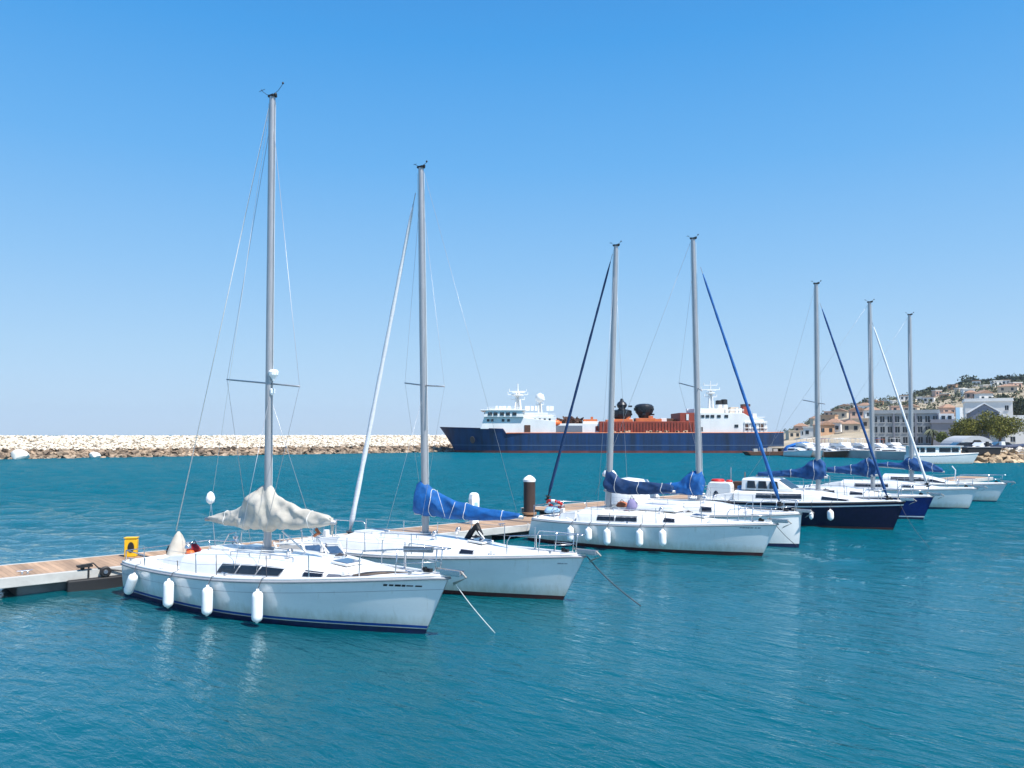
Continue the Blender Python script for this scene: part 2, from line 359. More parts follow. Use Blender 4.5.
# quay ground in front of the hill
q0 = on_ground(972, 461.5); q1 = on_ground(1024, 462.5)
qpoly = [(62.5, 113), (140, 113), (700, 120), (700, 200), (71, 200), (57, 158), (56, 140), (59, 126)]
qb = MB(); qb.prism(qpoly, -2, 1.3, axis='z')
QUAY = mat('quay_concrete', (.42, .40, .37), .9, var=.2, scale=.3, bump=.2, bscale=2)
qo = qb.build('quay_ground', QUAY); qo['kind'] = 'structure'
n = 700; t = rng.uniform(0, 1, n); w = rng.uniform(0, 1, n)
pos = np.stack([62+t*60, 110.6+w*3.0, -.3+w*1.6+rng.normal(0, .1, n)], -1)
tag(rocks('quay_rocks', pos, rng.uniform(.35, .8, n), BRST2, None, seed=4), 'buff and brown rocks piled along the quay edge', 'rocks', None, 'stuff')
n = 260; t = rng.uniform(0, 1, n)
pos = np.stack([64+t*48, 113.4+rng.uniform(0, 1.6, n), 1.3+rng.uniform(0, .7, n)], -1)
tag(rocks('quay_rubble', pos, rng.uniform(.2, .5, n), PALE, None, seed=9), 'pale rubble stones heaped on top of the quay edge', 'rubble', None, 'stuff')

# ---------------------------------------------------------------- foliage
def leaf_mat(name, c, c2):
    m = mat(name, c, .7, var=.3, scale=.5, c2=c2); random_island(m, .5)
    m.node_tree.nodes['Principled BSDF'].inputs['Specular IOR Level'].default_value = .25
    return m
OLIVE = leaf_mat('olive_foliage', (.19, .18, .03), (.10, .11, .02))
PINE = leaf_mat('pine_foliage', (.060, .082, .045), (.035, .05, .03))
SCRUB = leaf_mat('scrub_foliage', (.12, .13, .075), (.07, .082, .05))
BARK = mat('bark', (.13, .09, .06), .9, var=.4, scale=3, stretch=(4, 4, 1))
def leaves(blobs, n, size, seed):
    r = np.random.default_rng(seed); b = MB()
    vol = np.array([bl[3]**2 for bl in blobs]); pick = r.choice(len(blobs), n, p=vol/vol.sum())
    BL = np.array(blobs)[pick]; d = r.normal(size=(n, 3)); d /= np.linalg.norm(d, axis=1)[:, None]
    rad = r.uniform(.45, 1.0, (n, 1))**.5*(1+.22*r.normal(size=(n, 1))*.6)
    P = BL[:, :3] + d*BL[:, 3:4]*rad*np.array([1, 1, .78])
    a = r.normal(size=(n, 3)); a /= np.linalg.norm(a, axis=1)[:, None]
    c = np.cross(a, r.normal(size=(n, 3))); c /= np.linalg.norm(c, axis=1)[:, None]
    s = size*r.uniform(.6, 1.4, (n, 1))
    V = np.stack([P-a*s, P+c*s*.55, P+a*s, P-c*s*.55], 1).reshape(-1, 3)
    b.add(V, [(4*i, 4*i+1, 4*i+2, 4*i+3) for i in range(n)]); return b
def tree(name, base, h, w, n, size, fm, seed, label, group=None, cat='tree', trunk=True):
    r = np.random.default_rng(seed); t = empty(name, base, 0, label, cat, group)
    bl = []
    for k in range(9):
        a = r.uniform(0, 6.28); q = r.uniform(.1, .62)*w/2
        bl.append((math.cos(a)*q, math.sin(a)*q, h*r.uniform(.48, .82), w*r.uniform(.17, .30)))
    leaves(bl, n, size, seed).build('crown', fm, t)
    if trunk:
        b = MB(); b.tube([(0, 0, -.3), (.05*h, 0, h*.3), (.02*h, .03*h, h*.5)], [h*.045, h*.035, h*.02], 7)
        for k in range(5):
            q = bl[k]; b.tube([(.04*h, 0, h*.28), (q[0]*.6, q[1]*.6, q[2]*.8), (q[0], q[1], q[2])], [h*.022, h*.014, h*.006], 5)
        b.build('trunk', BARK, t)
    return t

# hillside scrub as one mass, ridge trees as things
n = 3000; xs = rng.uniform(150, 470, n); ys = rng.uniform(230, 480, n); zz = hill_z(xs, ys)
keep = zz > 3; xs, ys, zz = xs[keep], ys[keep], zz[keep]
sb = leaves([(x, y, z+.5, r_) for x, y, z, r_ in zip(xs, ys, zz, rng.uniform(1.0, 3.2, len(xs)))], 42000, .62, 21)
tag(sb.build('scrub', SCRUB), 'dark green and grey scrub covering the dry hillside', 'scrub', None, 'stuff')
ridge_trees = [(838, 7), (852, 5), (868, 6), (905, 4), (921, 7), (932, 9), (941, 7), (950, 6), (962, 7), (972, 12), (981, 8), (990, 7), (1003, 9), (1012, 8), (1022, 9)]
for i, (u, h) in enumerate(ridge_trees):
    p = at_depth(u, 400, RY-6); z = float(hill_z(np.array(p.x), np.array(RY-6.)))
    where = ['above the far end of the town', 'standing in open scrub', 'beside the tan rocky patch', 'over the white hillside house'][0 if u < 900 else (1 if u < 935 else (2 if u < 965 else 3))]
    tree('hilltop_tree', (p.x, RY-6, z-h*.30), h*.75, h*random.uniform(1.0, 1.5), 600, .6, PINE, 100+i,
         'round dark tree on the hill crest %s' % where if i != 9 else 'tallest dark rounded tree on the hill crest', 'dark trees along the hill crest')
# the two broad quay trees and smaller plants
tree('olive_tree', (*at_depth(999, 452, 150)[:2], 1.3), 6.6, 8.6, 7000, .17, OLIVE, 201, 'tall broad olive green tree on the quay in front of the white building', 'olive green trees on the quay')
tree('olive_tree', (*at_depth(972, 452, 152)[:2], 1.3), 5.3, 7.2, 5000, .17, OLIVE, 202, 'lower spreading olive green tree between tent and gabled building', 'olive green trees on the quay')
tree('olive_tree', (*at_depth(962, 452, 155)[:2], 1.3), 4.4, 5.0, 2600, .17, OLIVE, 203, 'small olive green tree at the near side of the banner pole', 'olive green trees on the quay')
tree('shrub', (*at_depth(946, 452, 140)[:2], 1.3), 3.2, 3.0, 1500, .15, leaf_mat('yellow_green_foliage', (.17, .19, .05), (.10, .12, .03)), 204, 'yellow green bush behind the tour boat cabin roof', cat='bush', trunk=False)
tree('dark_tree', (*at_depth(1019, 430, 230)[:2], 4.), 11, 13, 3500, .35, PINE, 205, 'large dark green tree behind the gabled white building at the right edge')
def palm(u, y, h, label):
    p = at_depth(u, 450, y); t = empty('palm_tree', (p.x, y, 1.3), 0, label, 'palm tree')
    b = MB(); b.tube([(0, 0, 0), (.1, 0, h*.5), (.05, 0, h)], [.22, .16, .14], 8); b.build('trunk', BARK, t)
    b = MB()
    for k in range(26):
        a = random.uniform(0, 6.28); L_ = random.uniform(1.3, 1.9); lift = random.uniform(-.2, .9)
        pts = [(0.05+math.cos(a)*L_*q, math.sin(a)*L_*q, h+lift*q*1.2-1.5*q*q) for q in (0, .3, .6, 1)]
        b.tube(pts, [.05, .22, .18, .03], 4)
    b.build('crown', SCRUB, t)
palm(932, 142, 3.2, 'small palm with drooping dark fronds in front of the long grey building')

# ---------------------------------------------------------------- buildings
WGREY = mat('grey_render', (.30, .335, .36), .9, var=.12, scale=.4, bump=.1)
WGREY2 = mat('slate_grey_render', (.22, .235, .28), .9, var=.12, scale=.4, bump=.1)
WWHITE = mat('white_render', (.80, .79, .76), .9, var=.06, scale=.5)
WCREAM = mat('cream_render', (.62, .52, .40), .9, var=.12, scale=.5)
WORANGE = mat('orange_render', (.58, .36, .22), .9, var=.15, scale=.5)
WPINK = mat('pink_render', (.58, .40, .32), .9, var=.15, scale=.5)
TILE = mat('terracotta_roof', (.38, .23, .155), .85, var=.35, scale=2, stretch=(1, 1, 6))
DGLASS = mat('dark_window_glass', (.03, .04, .05), .15)
FRAME = mat('window_frame_paint', (.55, .56, .57), .5)
def facade(bx, w, h, cols, rows, ww, wh, z0, wm, parent, depth, label=None, roofm=None, skip=(), arch=False):
    """rectangular block; its front wall (local -y) has real window openings"""
    xs = [-w/2]; 
    for k in range(cols):
        c_ = -w/2 + w*(k+.5)/cols; xs += [c_-ww/2, c_+ww/2]
    xs.append(w/2); zs = [0]; fh = (h-z0)/rows
    for k in range(rows): c_ = z0 + fh*(k+.45); zs += [c_-wh/2, c_+wh/2]
    zs.append(h)
    b = MB(); d = .25
    for i in range(len(xs)-1):
        for j in range(len(zs)-1):
            x0, x1, za, zb = xs[i], xs[i+1], zs[j], zs[j+1]
            if i % 2 and j % 2 and (i//2, j//2) not in skip:
                b.add([(x0, 0, za), (x0, d, za), (x0, d, zb), (x0, 0, zb)], [(0, 1, 2, 3)]); b.add([(x1, 0, za), (x1, d, za), (x1, d, zb), (x1, 0, zb)], [(0, 3, 2, 1)])
                b.add([(x0, 0, za), (x1, 0, za), (x1, d, za), (x0, d, za)], [(0, 1, 2, 3)]); b.add([(x0, 0, zb), (x1, 0, zb), (x1, d, zb), (x0, d, zb)], [(0, 3, 2, 1)])
                wb = MB(); wb.box(((x0+x1)/2, d+.03, (za+zb)/2), (x1-x0, .04, zb-za)); wo = wb.build('window', DGLASS, parent)
                wf = MB(); wf.box(((x0+x1)/2, d-.03, (za+zb)/2), (.07, .06, zb-za)); wf.box(((x0+x1)/2, -.04, za-.06), (x1-x0+.2, .16, .1)); wf.build('frame', FRAME, wo)
            else: b.add([(x0, 0, za), (x1, 0, za), (x1, 0, zb), (x0, 0, zb)], [(0, 1, 2, 3)])
    b.add([(-w/2, 0, 0), (-w/2, depth, 0), (-w/2, depth, h), (-w/2, 0, h)], [(0, 1, 2, 3)])
    b.add([(w/2, 0, 0), (w/2, depth, 0), (w/2, depth, h), (w/2, 0, h)], [(0, 3, 2, 1)])
    b.add([(-w/2, depth, 0), (w/2, depth, 0), (w/2, depth, h), (-w/2, depth, h)], [(0, 3, 2, 1)])
    b.build('wall', wm, parent)
    r = MB(); r.box((0, depth/2, h+.15), (w+.5, depth+.5, .3)); r.box((0, -.1, h+.55), (w+.3, .25, .5)); r.box((0, depth+.1, h+.55), (w+.3, .25, .5)); r.box((w/2+.02, depth/2, h+.55), (.25, depth, .48)); r.box((-w/2-.02, depth/2, h+.55), (.25, depth, .48))
    r.build('roof', roofm or wm, parent)
def px_block(u0, u1, vtop, y):
    a, c_ = at_depth(u0, vtop, y), at_depth(u1, vtop, y); return (a.x+c_.x)/2, c_.x-a.x, a.z
x, w, z = px_block(874, 935, 413.5, 178); t = empty('grey_building', (x, 178, 1.3), R(-24), 'long grey three storey building with rows of tall windows behind the marina', 'building')
facade(None, w*1.0, z-1.3, 9, 3, .9, 1.35, .3, WGREY, t, 12)
mb = MB()
for q in (-.5, -.167, .167, .5): mb.box((q*(w-.6), -.14, (z-1.3)/2), (.35, .24, z-1.3))
mb.build('pilaster', WGREY2, t)
x, w, z = px_block(933, 958, 423, 172); t = empty('grey_block', (x, 172, 1.3), R(-26), 'plain slate grey block with a white stepped upper storey beside the banner pole', 'building')
facade(None, w, z-1.3, 3, 1, .7, .9, 1.4, WGREY2, t, 9, skip={(0, 0), (1, 0), (2, 0)})
b = MB(); b.box((.3, 4.5, z-1.3+1.25), (w*.55, 6, 1.6)); u_ = b.build('upper_storey', WWHITE, t)
b = MB(); b.box((.3-.6, 1.45, z-1.3+1.2), (.7, .06, .8)); b.box((.9, 1.45, z-1.3+1.2), (.7, .06, .8)); b.build('window', DGLASS, u_)
# gabled building
x, w, z = px_block(967, 992, 418, 178); t = empty('gabled_building', (x, 176, 1.3), R(-27), 'grey gabled hall with a tall arched window joined to a white block', 'building')
zt = at_depth(978, 404.5, 178).z-1.3; ze = at_depth(978, 411, 178).z-1.3
b = MB(); b.prism([(-w/2, 0), (w/2, 0), (w/2, ze-.4), (0, zt), (-w/2, ze-.4)], 0, 16); b.build('wall', WGREY2, t)
b = MB()
for s_ in (-1, 1):
    b.add([(0, -.3, zt+.08), (s_*(w/2+.3), -.3, ze-.5), (s_*(w/2+.3), 16, ze-.5), (0, 16, zt+.08), (0, -.3, zt+.33), (s_*(w/2+.3), -.3, ze-.25), (s_*(w/2+.3), 16, ze-.25), (0, 16, zt+.33)], [(0, 1, 2, 3), (4, 7, 6, 5), (0, 4, 5, 1), (1, 5, 6, 2), (2, 6, 7, 3), (3, 7, 4, 0)])
b.build('roof', WWHITE, t)
b = MB(); pl = [(-.55, 3.5), (.55, 3.5), (.55, 6.3)]+[(.55*math.cos(a), 6.3+.7*math.sin(a)) for a in np.linspace(.2, 2.94, 8)]+[(-.55, 6.3)]; b.prism(pl, -.06, .05); wo = b.build('window', DGLASS, t)
x2, w2, z2 = px_block(968, 1009, 401.5, 197); t = empty('white_block', (x2, 197, 1.3), R(-27), 'tall flat roofed white block rising behind the grey gabled hall', 'building')
facade(None, w2, z2-1.3, 4, 3, .8, 1.1, 2.0, WWHITE, t, 11, skip={(0, 1), (1, 1), (0, 2), (1, 2), (2, 2), (0, 0), (1, 0)})
x2, w2, z2 = px_block(1009, 1060, 419, 165); t = empty('white_house', (x2, 165, 1.3), R(-25), 'low white building with flat roof at the right edge behind the tall tree', 'building')
facade(None, w2, z2-1.3, 4, 2, .9, 1.1, .4, WWHITE, t, 11, skip={(0, 1), (1, 0)})
x2, w2, z2 = px_block(992, 1012, 421, 171); t = empty('white_annex', (x2, 171, 1.3), R(-27), 'small white pitched annex between the gabled hall and the right edge building', 'building')
b = MB(); zz0 = z2-1.3; b.prism([(-w2/2, 0), (w2/2, 0), (w2/2, zz0), (0, zz0+1.6), (-w2/2, zz0-.6)], 0, 8); b.build('wall', WWHITE, t)
b = MB(); b.box((.3, -.02, zz0*.6), (.9, .1, 1.2)); b.build('window', DGLASS, t)
# small hillside houses
def house(u, y, w, d, h, wm, rm, label, rz=0, v=None, roof='flat', group='houses scattered over the hillside'):
    p = at_depth(u, 430, y); z = float(hill_z(np.array(p.x), np.array(float(y)))) if v is None else at_depth(u, v, y).z
    t = empty('house', (p.x, y, z-1), rz, label, 'house', group); H = h+1
    b = MB(); b.box((0, 0, H/2), (w, d, H)); b.build('wall', wm, t)
    b = MB()
    if roof == 'flat': b.box((0, 0, H+.15), (w+.4, d+.4, .3))
    elif roof == 'hip': b.box((0, 0, H+h*.2), (w+.8, d+.8, h*.4), taper=.25)
    else: b.prism([(-w/2-.4, H), (w/2+.4, H), (0, H+h*.38)], -d/2-.4, d/2+.4)
    b.build('roof', rm, t)
    nw = max(2, int(w/2.6))
    for k in range(nw):
        for j in range(1 if h < 5 else 2):
            b = MB(); b.box((-w/2+w*(k+.5)/nw, -d/2-.0, 1+ (h/(1 if h < 5 else 2))*(j+.5)), (1.0, .12, 1.2)); b.build('window', DGLASS, t)
tone = [(WWHITE, 'white'), (WCREAM, 'cream'), (WORANGE, 'orange'), (WPINK, 'pink'), (WWHITE, 'white'), (WCREAM, 'cream')]
marks = [(808, 'near the low tip of the headland'), (840, 'left of the third mast from the right'), (862, 'below the bare middle slope'), (893, 'above the roof of the long grey building'), (925, 'behind the furled white sail'), (961, 'left of the grey gabled hall'), (1100, 'over the right edge building')]
hl = [(793, 300, 7, 6, 4, 1), (801, 340, 8, 6, 5, 3), (807, 290, 7, 6, 4, 0), (812, 260, 8, 6, 5, 4), (818, 320, 8, 6, 5, 1), (824, 245, 8, 6, 5, 2), (829, 300, 9, 7, 6, 2), (835, 250, 7, 6, 5, 0), (841, 330, 9, 7, 5, 1), (846, 270, 9, 7, 5, 3), (851, 240, 8, 6, 4, 5), (857, 300, 8, 6, 5, 3), (862, 250, 8, 6, 5, 1), (866, 350, 8, 6, 5, 4), (845, 380, 8, 6, 4, 5), (830, 370, 7, 6, 4, 3), (872, 290, 8, 6, 5, 0), (855, 400, 8, 6, 4, 1),
      (921, 245, 6, 5, 4.5, 2), (927, 250, 5, 5, 4, 3), (933, 240, 6, 5, 4.5, 2), (939, 262, 6, 5, 5, 0), (944, 250, 5, 5, 4.5, 4), (949, 245, 6, 5, 5, 2), (955, 240, 6, 5, 4, 0), (948, 280, 7, 5, 5, 3), (985, 330, 9, 7, 6, 0), (992, 320, 10, 7, 4, 4), (972, 345, 7, 6, 4, 3), (912, 300, 8, 6, 4, 5), (898, 310, 8, 6, 4, 3), (1010, 350, 12, 7, 4, 1), (1003, 300, 8, 6, 4, 3)]
roofs = ['flat', 'hip', 'gable']; used_lab = {}
for i, (u, y, w, d, h, k) in enumerate(hl):
    rf = roofs[i % 3]; wm, cn = tone[k]; place = [m_[1] for m_ in marks if u < m_[0]][0]
    rw = {'flat': 'flat roofed', 'hip': 'hip roofed', 'gable': 'gable roofed'}[rf]
    base_lab = f'{cn} {rw} house {place}'; c_ = used_lab.get(base_lab, 0); used_lab[base_lab] = c_+1
    lab = base_lab if not c_ else f'{cn} {rw} house {place}, set ' + ['higher up', 'beside its twin', 'beyond the others', 'apart in the scrub'][(c_-1) % 4]
    house(u, y, w*.62, d*.62, h*.62, wm, TILE if rf != 'flat' else (wm if k != 0 else WWHITE), lab, random.uniform(-.8, .1), roof=rf)

seen_sl = {}
def hl_label(u, cn):
    pl = [q[1] for q in ((860, 'left of the blue hulled yacht mast'), (885, 'right of the blue hulled yacht mast'), (910, 'above the long grey building, left half'), (935, 'above the long grey building, right half'), (965, 'above the slate grey block'), (992, 'above the tall white block'), (1100, 'near the right edge of the hill')) if u < q[0]][0]
    k = seen_sl.get((pl, cn), 0); seen_sl[(pl, cn)] = k+1
    return f'tiny {cn} hillside house {pl}' + ('', ', second from left', ', third from left')[k]
for i, (u, y) in enumerate([(836, 400), (844, 430), (852, 380), (859, 420), (866, 395), (873, 430), (880, 380), (888, 410), (896, 390), (905, 420), (913, 385), (922, 400), (930, 370), (938, 410), (946, 380), (954, 420), (962, 390), (969, 360), (978, 410), (987, 385), (998, 400), (1008, 420), (1017, 390)]):
    wm, cn = tone[(i*5+i//3) % 6]
    house(u, y, random.uniform(3.2, 5), 3.5, 2.6, wm, WWHITE if i % 3 else TILE, hl_label(u, cn), random.uniform(-.8, .1), roof='flat', group='far houses dotted over the scrubby slope')

# banner pole, tent, cars, dark shed, boat on trailer
p = at_depth(956.5, 440, 160); t = empty('banner_pole', (p.x, 160, 1.3), 0, 'tall pole with a vertical blue and white banner left of the quay trees', 'banner')
b = MB(); b.tube([(0, 0, 0), (0, 0, 8.2)], .07); b.build('pole', ALU, t)
b = MB(); b.box((.45, 0, 6.0), (.75, .04, 4.0)); b.build('banner', LBLUE, t)
b = MB(); b.box((1.15, 0, 6.0), (.6, .04, 4.0)); b.build('white_panel', WSTRIPE, t)
TENTM = mat('grey_tent_fabric', (.42, .44, .46), .8, var=.1)
p = at_depth(977, 440, 133); t = empty('tent', (p.x, 133, 1.3), 0, 'pale grey arched fabric tent on the quay below the olive trees', 'tent')
b = MB(); arc = [(3.2*math.cos(a), 2.4*math.sin(a)) for a in np.linspace(0, math.pi, 14)]; b.prism(arc, 0, 6); b.build('cover', TENTM, t)
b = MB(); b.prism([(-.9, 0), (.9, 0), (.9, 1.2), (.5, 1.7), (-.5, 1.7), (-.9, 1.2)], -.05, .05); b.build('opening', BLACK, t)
CARD = mat('dark_car_paint', (.015, .018, .03), .2, coat=.8); CARW = mat('white_car_paint', (.7, .7, .7), .2, coat=.8)
TYRE = mat('tyre_rubber', (.02, .02, .02), .9)
def car(u, y, rz, m, label):
    p = at_depth(u, 445, y); t = empty('parked_car', (p.x, y, 1.3), rz, label, 'car', 'cars parked on the quay')
    pr = [(-2.1, .35), (2.1, .35), (2.15, .7), (1.9, .88), (1.0, .98), (.45, 1.42), (-1.1, 1.45), (-1.8, 1.0), (-2.12, .9)]
    rings = [[(x_, yy*(1 if z_ < 1.0 else .86), z_) for x_, z_ in pr] for yy in (-.82, -.8, .8, .82)]
    b = MB(); b.loft(rings); b.build('body', m, t, smooth=True, angle=35)
    b = MB(); b.prism([(-1.0, 1.02), (.85, 1.02), (.42, 1.36), (-.98, 1.38)], -.80, .80); b.build('window', GLASS, t)
    for x_ in (-1.3, 1.3):
        for yy in (-.76, .76):
            b = MB(); b.lathe((x_, yy-.1, .32), [(.31, 0), (.32, .03), (.32, .17), (.31, .2)], 14, axis=(0, 1, 0)); b.build('wheel', TYRE, t)
car(963, 121, .15, CARD, 'dark blue car parked on the quay just left of the tent opening')
car(972, 123.5, -.3, CARD, 'dark car parked in front of the grey tent')
car(984, 121, .4, CARW, 'white car parked right of the grey tent')
car(1003, 128, .1, CARD, 'dark car parked under the tall olive tree')
p = at_depth(984, 456, 116.5); t = empty('dark_barge', (0, 0, 0), 0)
t.location = (at_depth(984, 450, 112.6).x, 112.4, 1.15); tag(t, 'long low black covered skip standing on the quay edge beside the tour boat bow', 'skip')
b = MB(); b.prism([(-2.3, 0), (2.1, 0), (2.4, .95), (-2.4, .95)], 0, 1.6); b.build('body', BLACK, t, bevel=.03); b = MB(); b.box((0, .8, 1.0), (5.0, 1.8, .08)); b.build('lid', GREYRAIL, t)

# ---------------------------------------------------------------- hulls
class Hull:
    def __init__(s, L, B, fs, fb, ov, rake=.25, full=1.9, trs=.72, draft=.45):
        s.L, s.B, s.fs, s.fb, s.ov, s.rake, s.full, s.trs, s.draft = L, B, fs, fb, ov, rake, full, trs, draft
    def hb(s, t):
        t = np.asarray(t, float); u = np.clip((t-.45)/.55, 0, 1)
        a = np.where(t < .45, 1-(1-s.trs)*((.45-t)/.45)**2, 1-u**s.full)
        return s.B/2*np.maximum(a, .008)
    def sheer(s, t): return s.fs + (s.fb-s.fs)*np.asarray(t, float)**1.7 - .04*np.sin(np.pi*np.asarray(t, float))
    def pt(s, t, z, side=-1):
        sh = float(s.sheer(t)); b_ = float(s.hb(t)); r = z/sh
        if z >= 0: f = 1-(.10+.30*t**3)*(1-r)**1.4
        else: f = (1-(.10+.30*t**3))*math.sqrt(max(0, 1-(z/-s.draft)**2))
        x = t*s.L + s.ov*(z/s.fb)*t**5 + s.rake*(z/s.fs)*(1-t)**6
        return (x, side*b_*f, z)
    def band(s, ztop, zbot, n=44, rows=6, off=0.):
        """both sides and transom between two heights (functions of t)"""
        ts = 1-(1-np.linspace(0, 1, n))**1.25; b = MB()
        for side in (-1, 1):
            g = []
            for t in ts:
                za, zb = ztop(t), zbot(t)
                for j in range(rows+1):
                    p_ = s.pt(t, za+(zb-za)*j/rows, side); g.append((p_[0], p_[1]+side*off, p_[2]))
            m = rows+1
            b.add(g, [(i*m+j, (i+1)*m+j, (i+1)*m+j+1, i*m+j+1) for i in range(n-1) for j in range(rows)])
        za, zb = ztop(0), zbot(0)
        g = [s.pt(0, za+(zb-za)*j/rows, sd_) for j in range(rows+1) for sd_ in (-1, 1)]
        g = [(x-off, y, z) for x, y, z in g]
        b.add(g, [(2*j, 2*j+1, 2*j+3, 2*j+2) for j in range(rows)])
        return b
    def edge(s, t, dz=0, out=0, side=-1):
        x, y, z = s.pt(t, float(s.sheer(t)), side); return (x, y+side*out, z+dz)

def hull_parts(H, root, topm, afm, stripe=.12, line=None, linez=None, railm=GREYRAIL):
    H.band(lambda t: float(H.sheer(t)), lambda t: stripe).build('hull', topm, root, smooth=True, angle=50)
    H.band(lambda t: stripe, lambda t: -H.draft, rows=5).build('bottom', afm, root, smooth=True, angle=50)
    if line: H.band(lambda t: linez(t)+.025, lambda t: linez(t)-.025, rows=1, off=.006).build('stripe', line, root, smooth=True, angle=50)
    b = MB(); ts = np.linspace(0, 1, 40)
    for sd_ in (-1, 1): b.tube([H.edge(t, -.035, .012, sd_) for t in ts], .028, 6)
    b.build('rub_rail', railm, root, smooth=True)
    b = MB()
    for sd_ in (-1, 1): b.tube([H.edge(t, .02, -.03, sd_) for t in ts], .032, 6)
    b.tube([H.edge(0, .02, -.03, -1), H.edge(0, .02, -.03, 1)], .032, 6)
    b.build('toe_rail', WHITE, root, smooth=True)
def deck_part(H, root, well=(.05, .27), wf=.5, m=DECK, depth=.42):
    ts = np.unique(np.concatenate([np.linspace(0, 1, 36), well or ()])); cols = [-1, -wf, 0, wf, 1]; b = MB(); g = []
    for t in ts:
        hb_ = float(H.hb(t)); sh = float(H.sheer(t)); x = H.edge(t)[0]
        for c_ in cols: g.append((x, c_*hb_, sh-.01+.05*(1-c_*c_)))
    f = []
    for i in range(len(ts)-1):
        for j in range(4):
            if j in (1, 2) and well and ts[i] >= well[0]-1e-6 and ts[i+1] <= well[1]+1e-6: continue
            f.append((i*5+j, (i+1)*5+j, (i+1)*5+j+1, i*5+j+1))
    b.add(g, f); b.build('deck', m, root, smooth=True, angle=40)
    if well:
        x0, x1 = H.edge(well[0])[0], H.edge(well[1])[0]; y0 = wf*float(H.hb(well[0])); y1 = wf*float(H.hb(well[1])); z = float(H.sheer(well[0]))+.02
        b = MB(); b.add([(x0, -y0, z), (x1, -y1, z), (x1, y1, z), (x0, y0, z), (x0, -y0, z-depth), (x1, -y1, z-depth), (x1, y1, z-depth), (x0, y0, z-depth)], [(4, 5, 6, 7), (0, 1, 5, 4), (1, 2, 6, 5), (2, 3, 7, 6), (3, 0, 4, 7)])
        b.build('cockpit', WHITE, root)
        b = MB(); b.box(((x0+x1)/2, 0, z-depth+.04), ((x1-x0)*.94, y0*1.1, .04)); b.build('cockpit_floor', TEAK, root)
        b = MB()                                            # raised coamings either side
        for sd_ in (-1, 1):
            b.loft([[(x, sd_*(y-.02), z0), (x, sd_*(y+.20), z0), (x, sd_*(y+.14), z0+hh), (x, sd_*(y+.02), z0+hh)] for x, y, z0, hh in
                    ((x0+.1, y0, z-.04, .05), (x0+.6, y0+.01, z-.04, .16), ((x0+x1)/2, (y0+y1)/2, z-.03, .24), (x1, y1, z-.03, .36))])
        b.build('coaming', WHITE, root, bevel=.03)
class Cabin:
    def __init__(s, H, a, c, wf, h, nose=.5, camber=.08): s.H, s.a, s.c, s.wf, s.h, s.nose, s.camber = H, a, c, wf, h, nose, camber
    def hh(s, t): u = (t-s.a)/(s.c-s.a); return s.h*(1-.12*u)*float(1-smooth01((u-(1-s.nose))/s.nose)**1.0)+.012
    def w(s, t): u = (t-s.a)/(s.c-s.a); return max(.05, s.wf*float(s.H.hb(t))*(1-.35*max(0, (u-.75)/.25)**2))
    def ring(s, t):
        w, h = s.w(t), s.hh(t); z = float(s.H.sheer(t))-.01; x = s.H.edge(t)[0]
        half = [(w, z), (w*.975, z+h*.35), (w*.94, z+h*.72), (w*.88, z+h*.90), (w*.76, z+h*.985), (w*.4, z+h+s.camber*.6*min(1, h/.2)), (0, z+h+s.camber*min(1, h/.2))]
        return [(x, -a_, b_) for a_, b_ in half] + [(x, a_, b_) for a_, b_ in half[-2::-1]]
    def side(s, t, f, out=.006, sd=-1):
        w, h = s.w(t), s.hh(t); z = float(s.H.sheer(t))-.01; x = s.H.edge(t)[0]
        wy = np.interp(f, [0, .35, .72, .9], [w, w*.975, w*.94, w*.88])
        return (x, sd*(wy+out), z+h*f)
    def top(s, t): return float(s.H.sheer(t)) + s.hh(t) + s.camber*min(1, s.hh(t)/.2)
    def build(s, root, m=WHITE):
        b = MB(); b.loft([s.ring(t) for t in np.linspace(s.a, s.c, 22)], closed=False, caps=True)
        return b.build('cabin', m, root, smooth=True, angle=38)
    def window(s, root, t0, t1, f0, f1, slant=0., m=GLASS, both=True, name='window'):
        for sd_ in ((-1, 1) if both else (-1,)):
            fr = MB(); e = .012/s.H.L*2
            def patch(b, ta, tb, fa, fb_, o, n=8):
                g = []
                for i in range(n+1):
                    for j in range(3):
                        f_ = fa+(fb_-fa)*j/2; t = ta+(tb-ta)*i/n + slant*(f_-fa)/(fb_-fa)
                        p_ = s.side(t, f_, o, sd_); g.append(p_)
                q = len(g); g += [(x, y-sd_*.03, z) for x, y, z in g]
                f = [(i*3+j, (i+1)*3+j, (i+1)*3+j+1, i*3+j+1) for i in range(n) for j in range(2)]
                rim = [i*3 for i in range(n+1)] + [n*3+1, n*3+2] + [i*3+2 for i in range(n-1, -1, -1)] + [1]
                f += [(rim[k], rim[(k+1) % len(rim)], rim[(k+1) % len(rim)]+q, rim[k]+q) for k in range(len(rim))]
                b.add(g, f)
            w_ = MB(); patch(w_, t0, t1, f0, f1, .012); wo = w_.build(name, m, root)
            patch(fr, t0-e, t1+e, f0-.05, f1+.05, .005); fr.build('frame', GREYRAIL, wo)

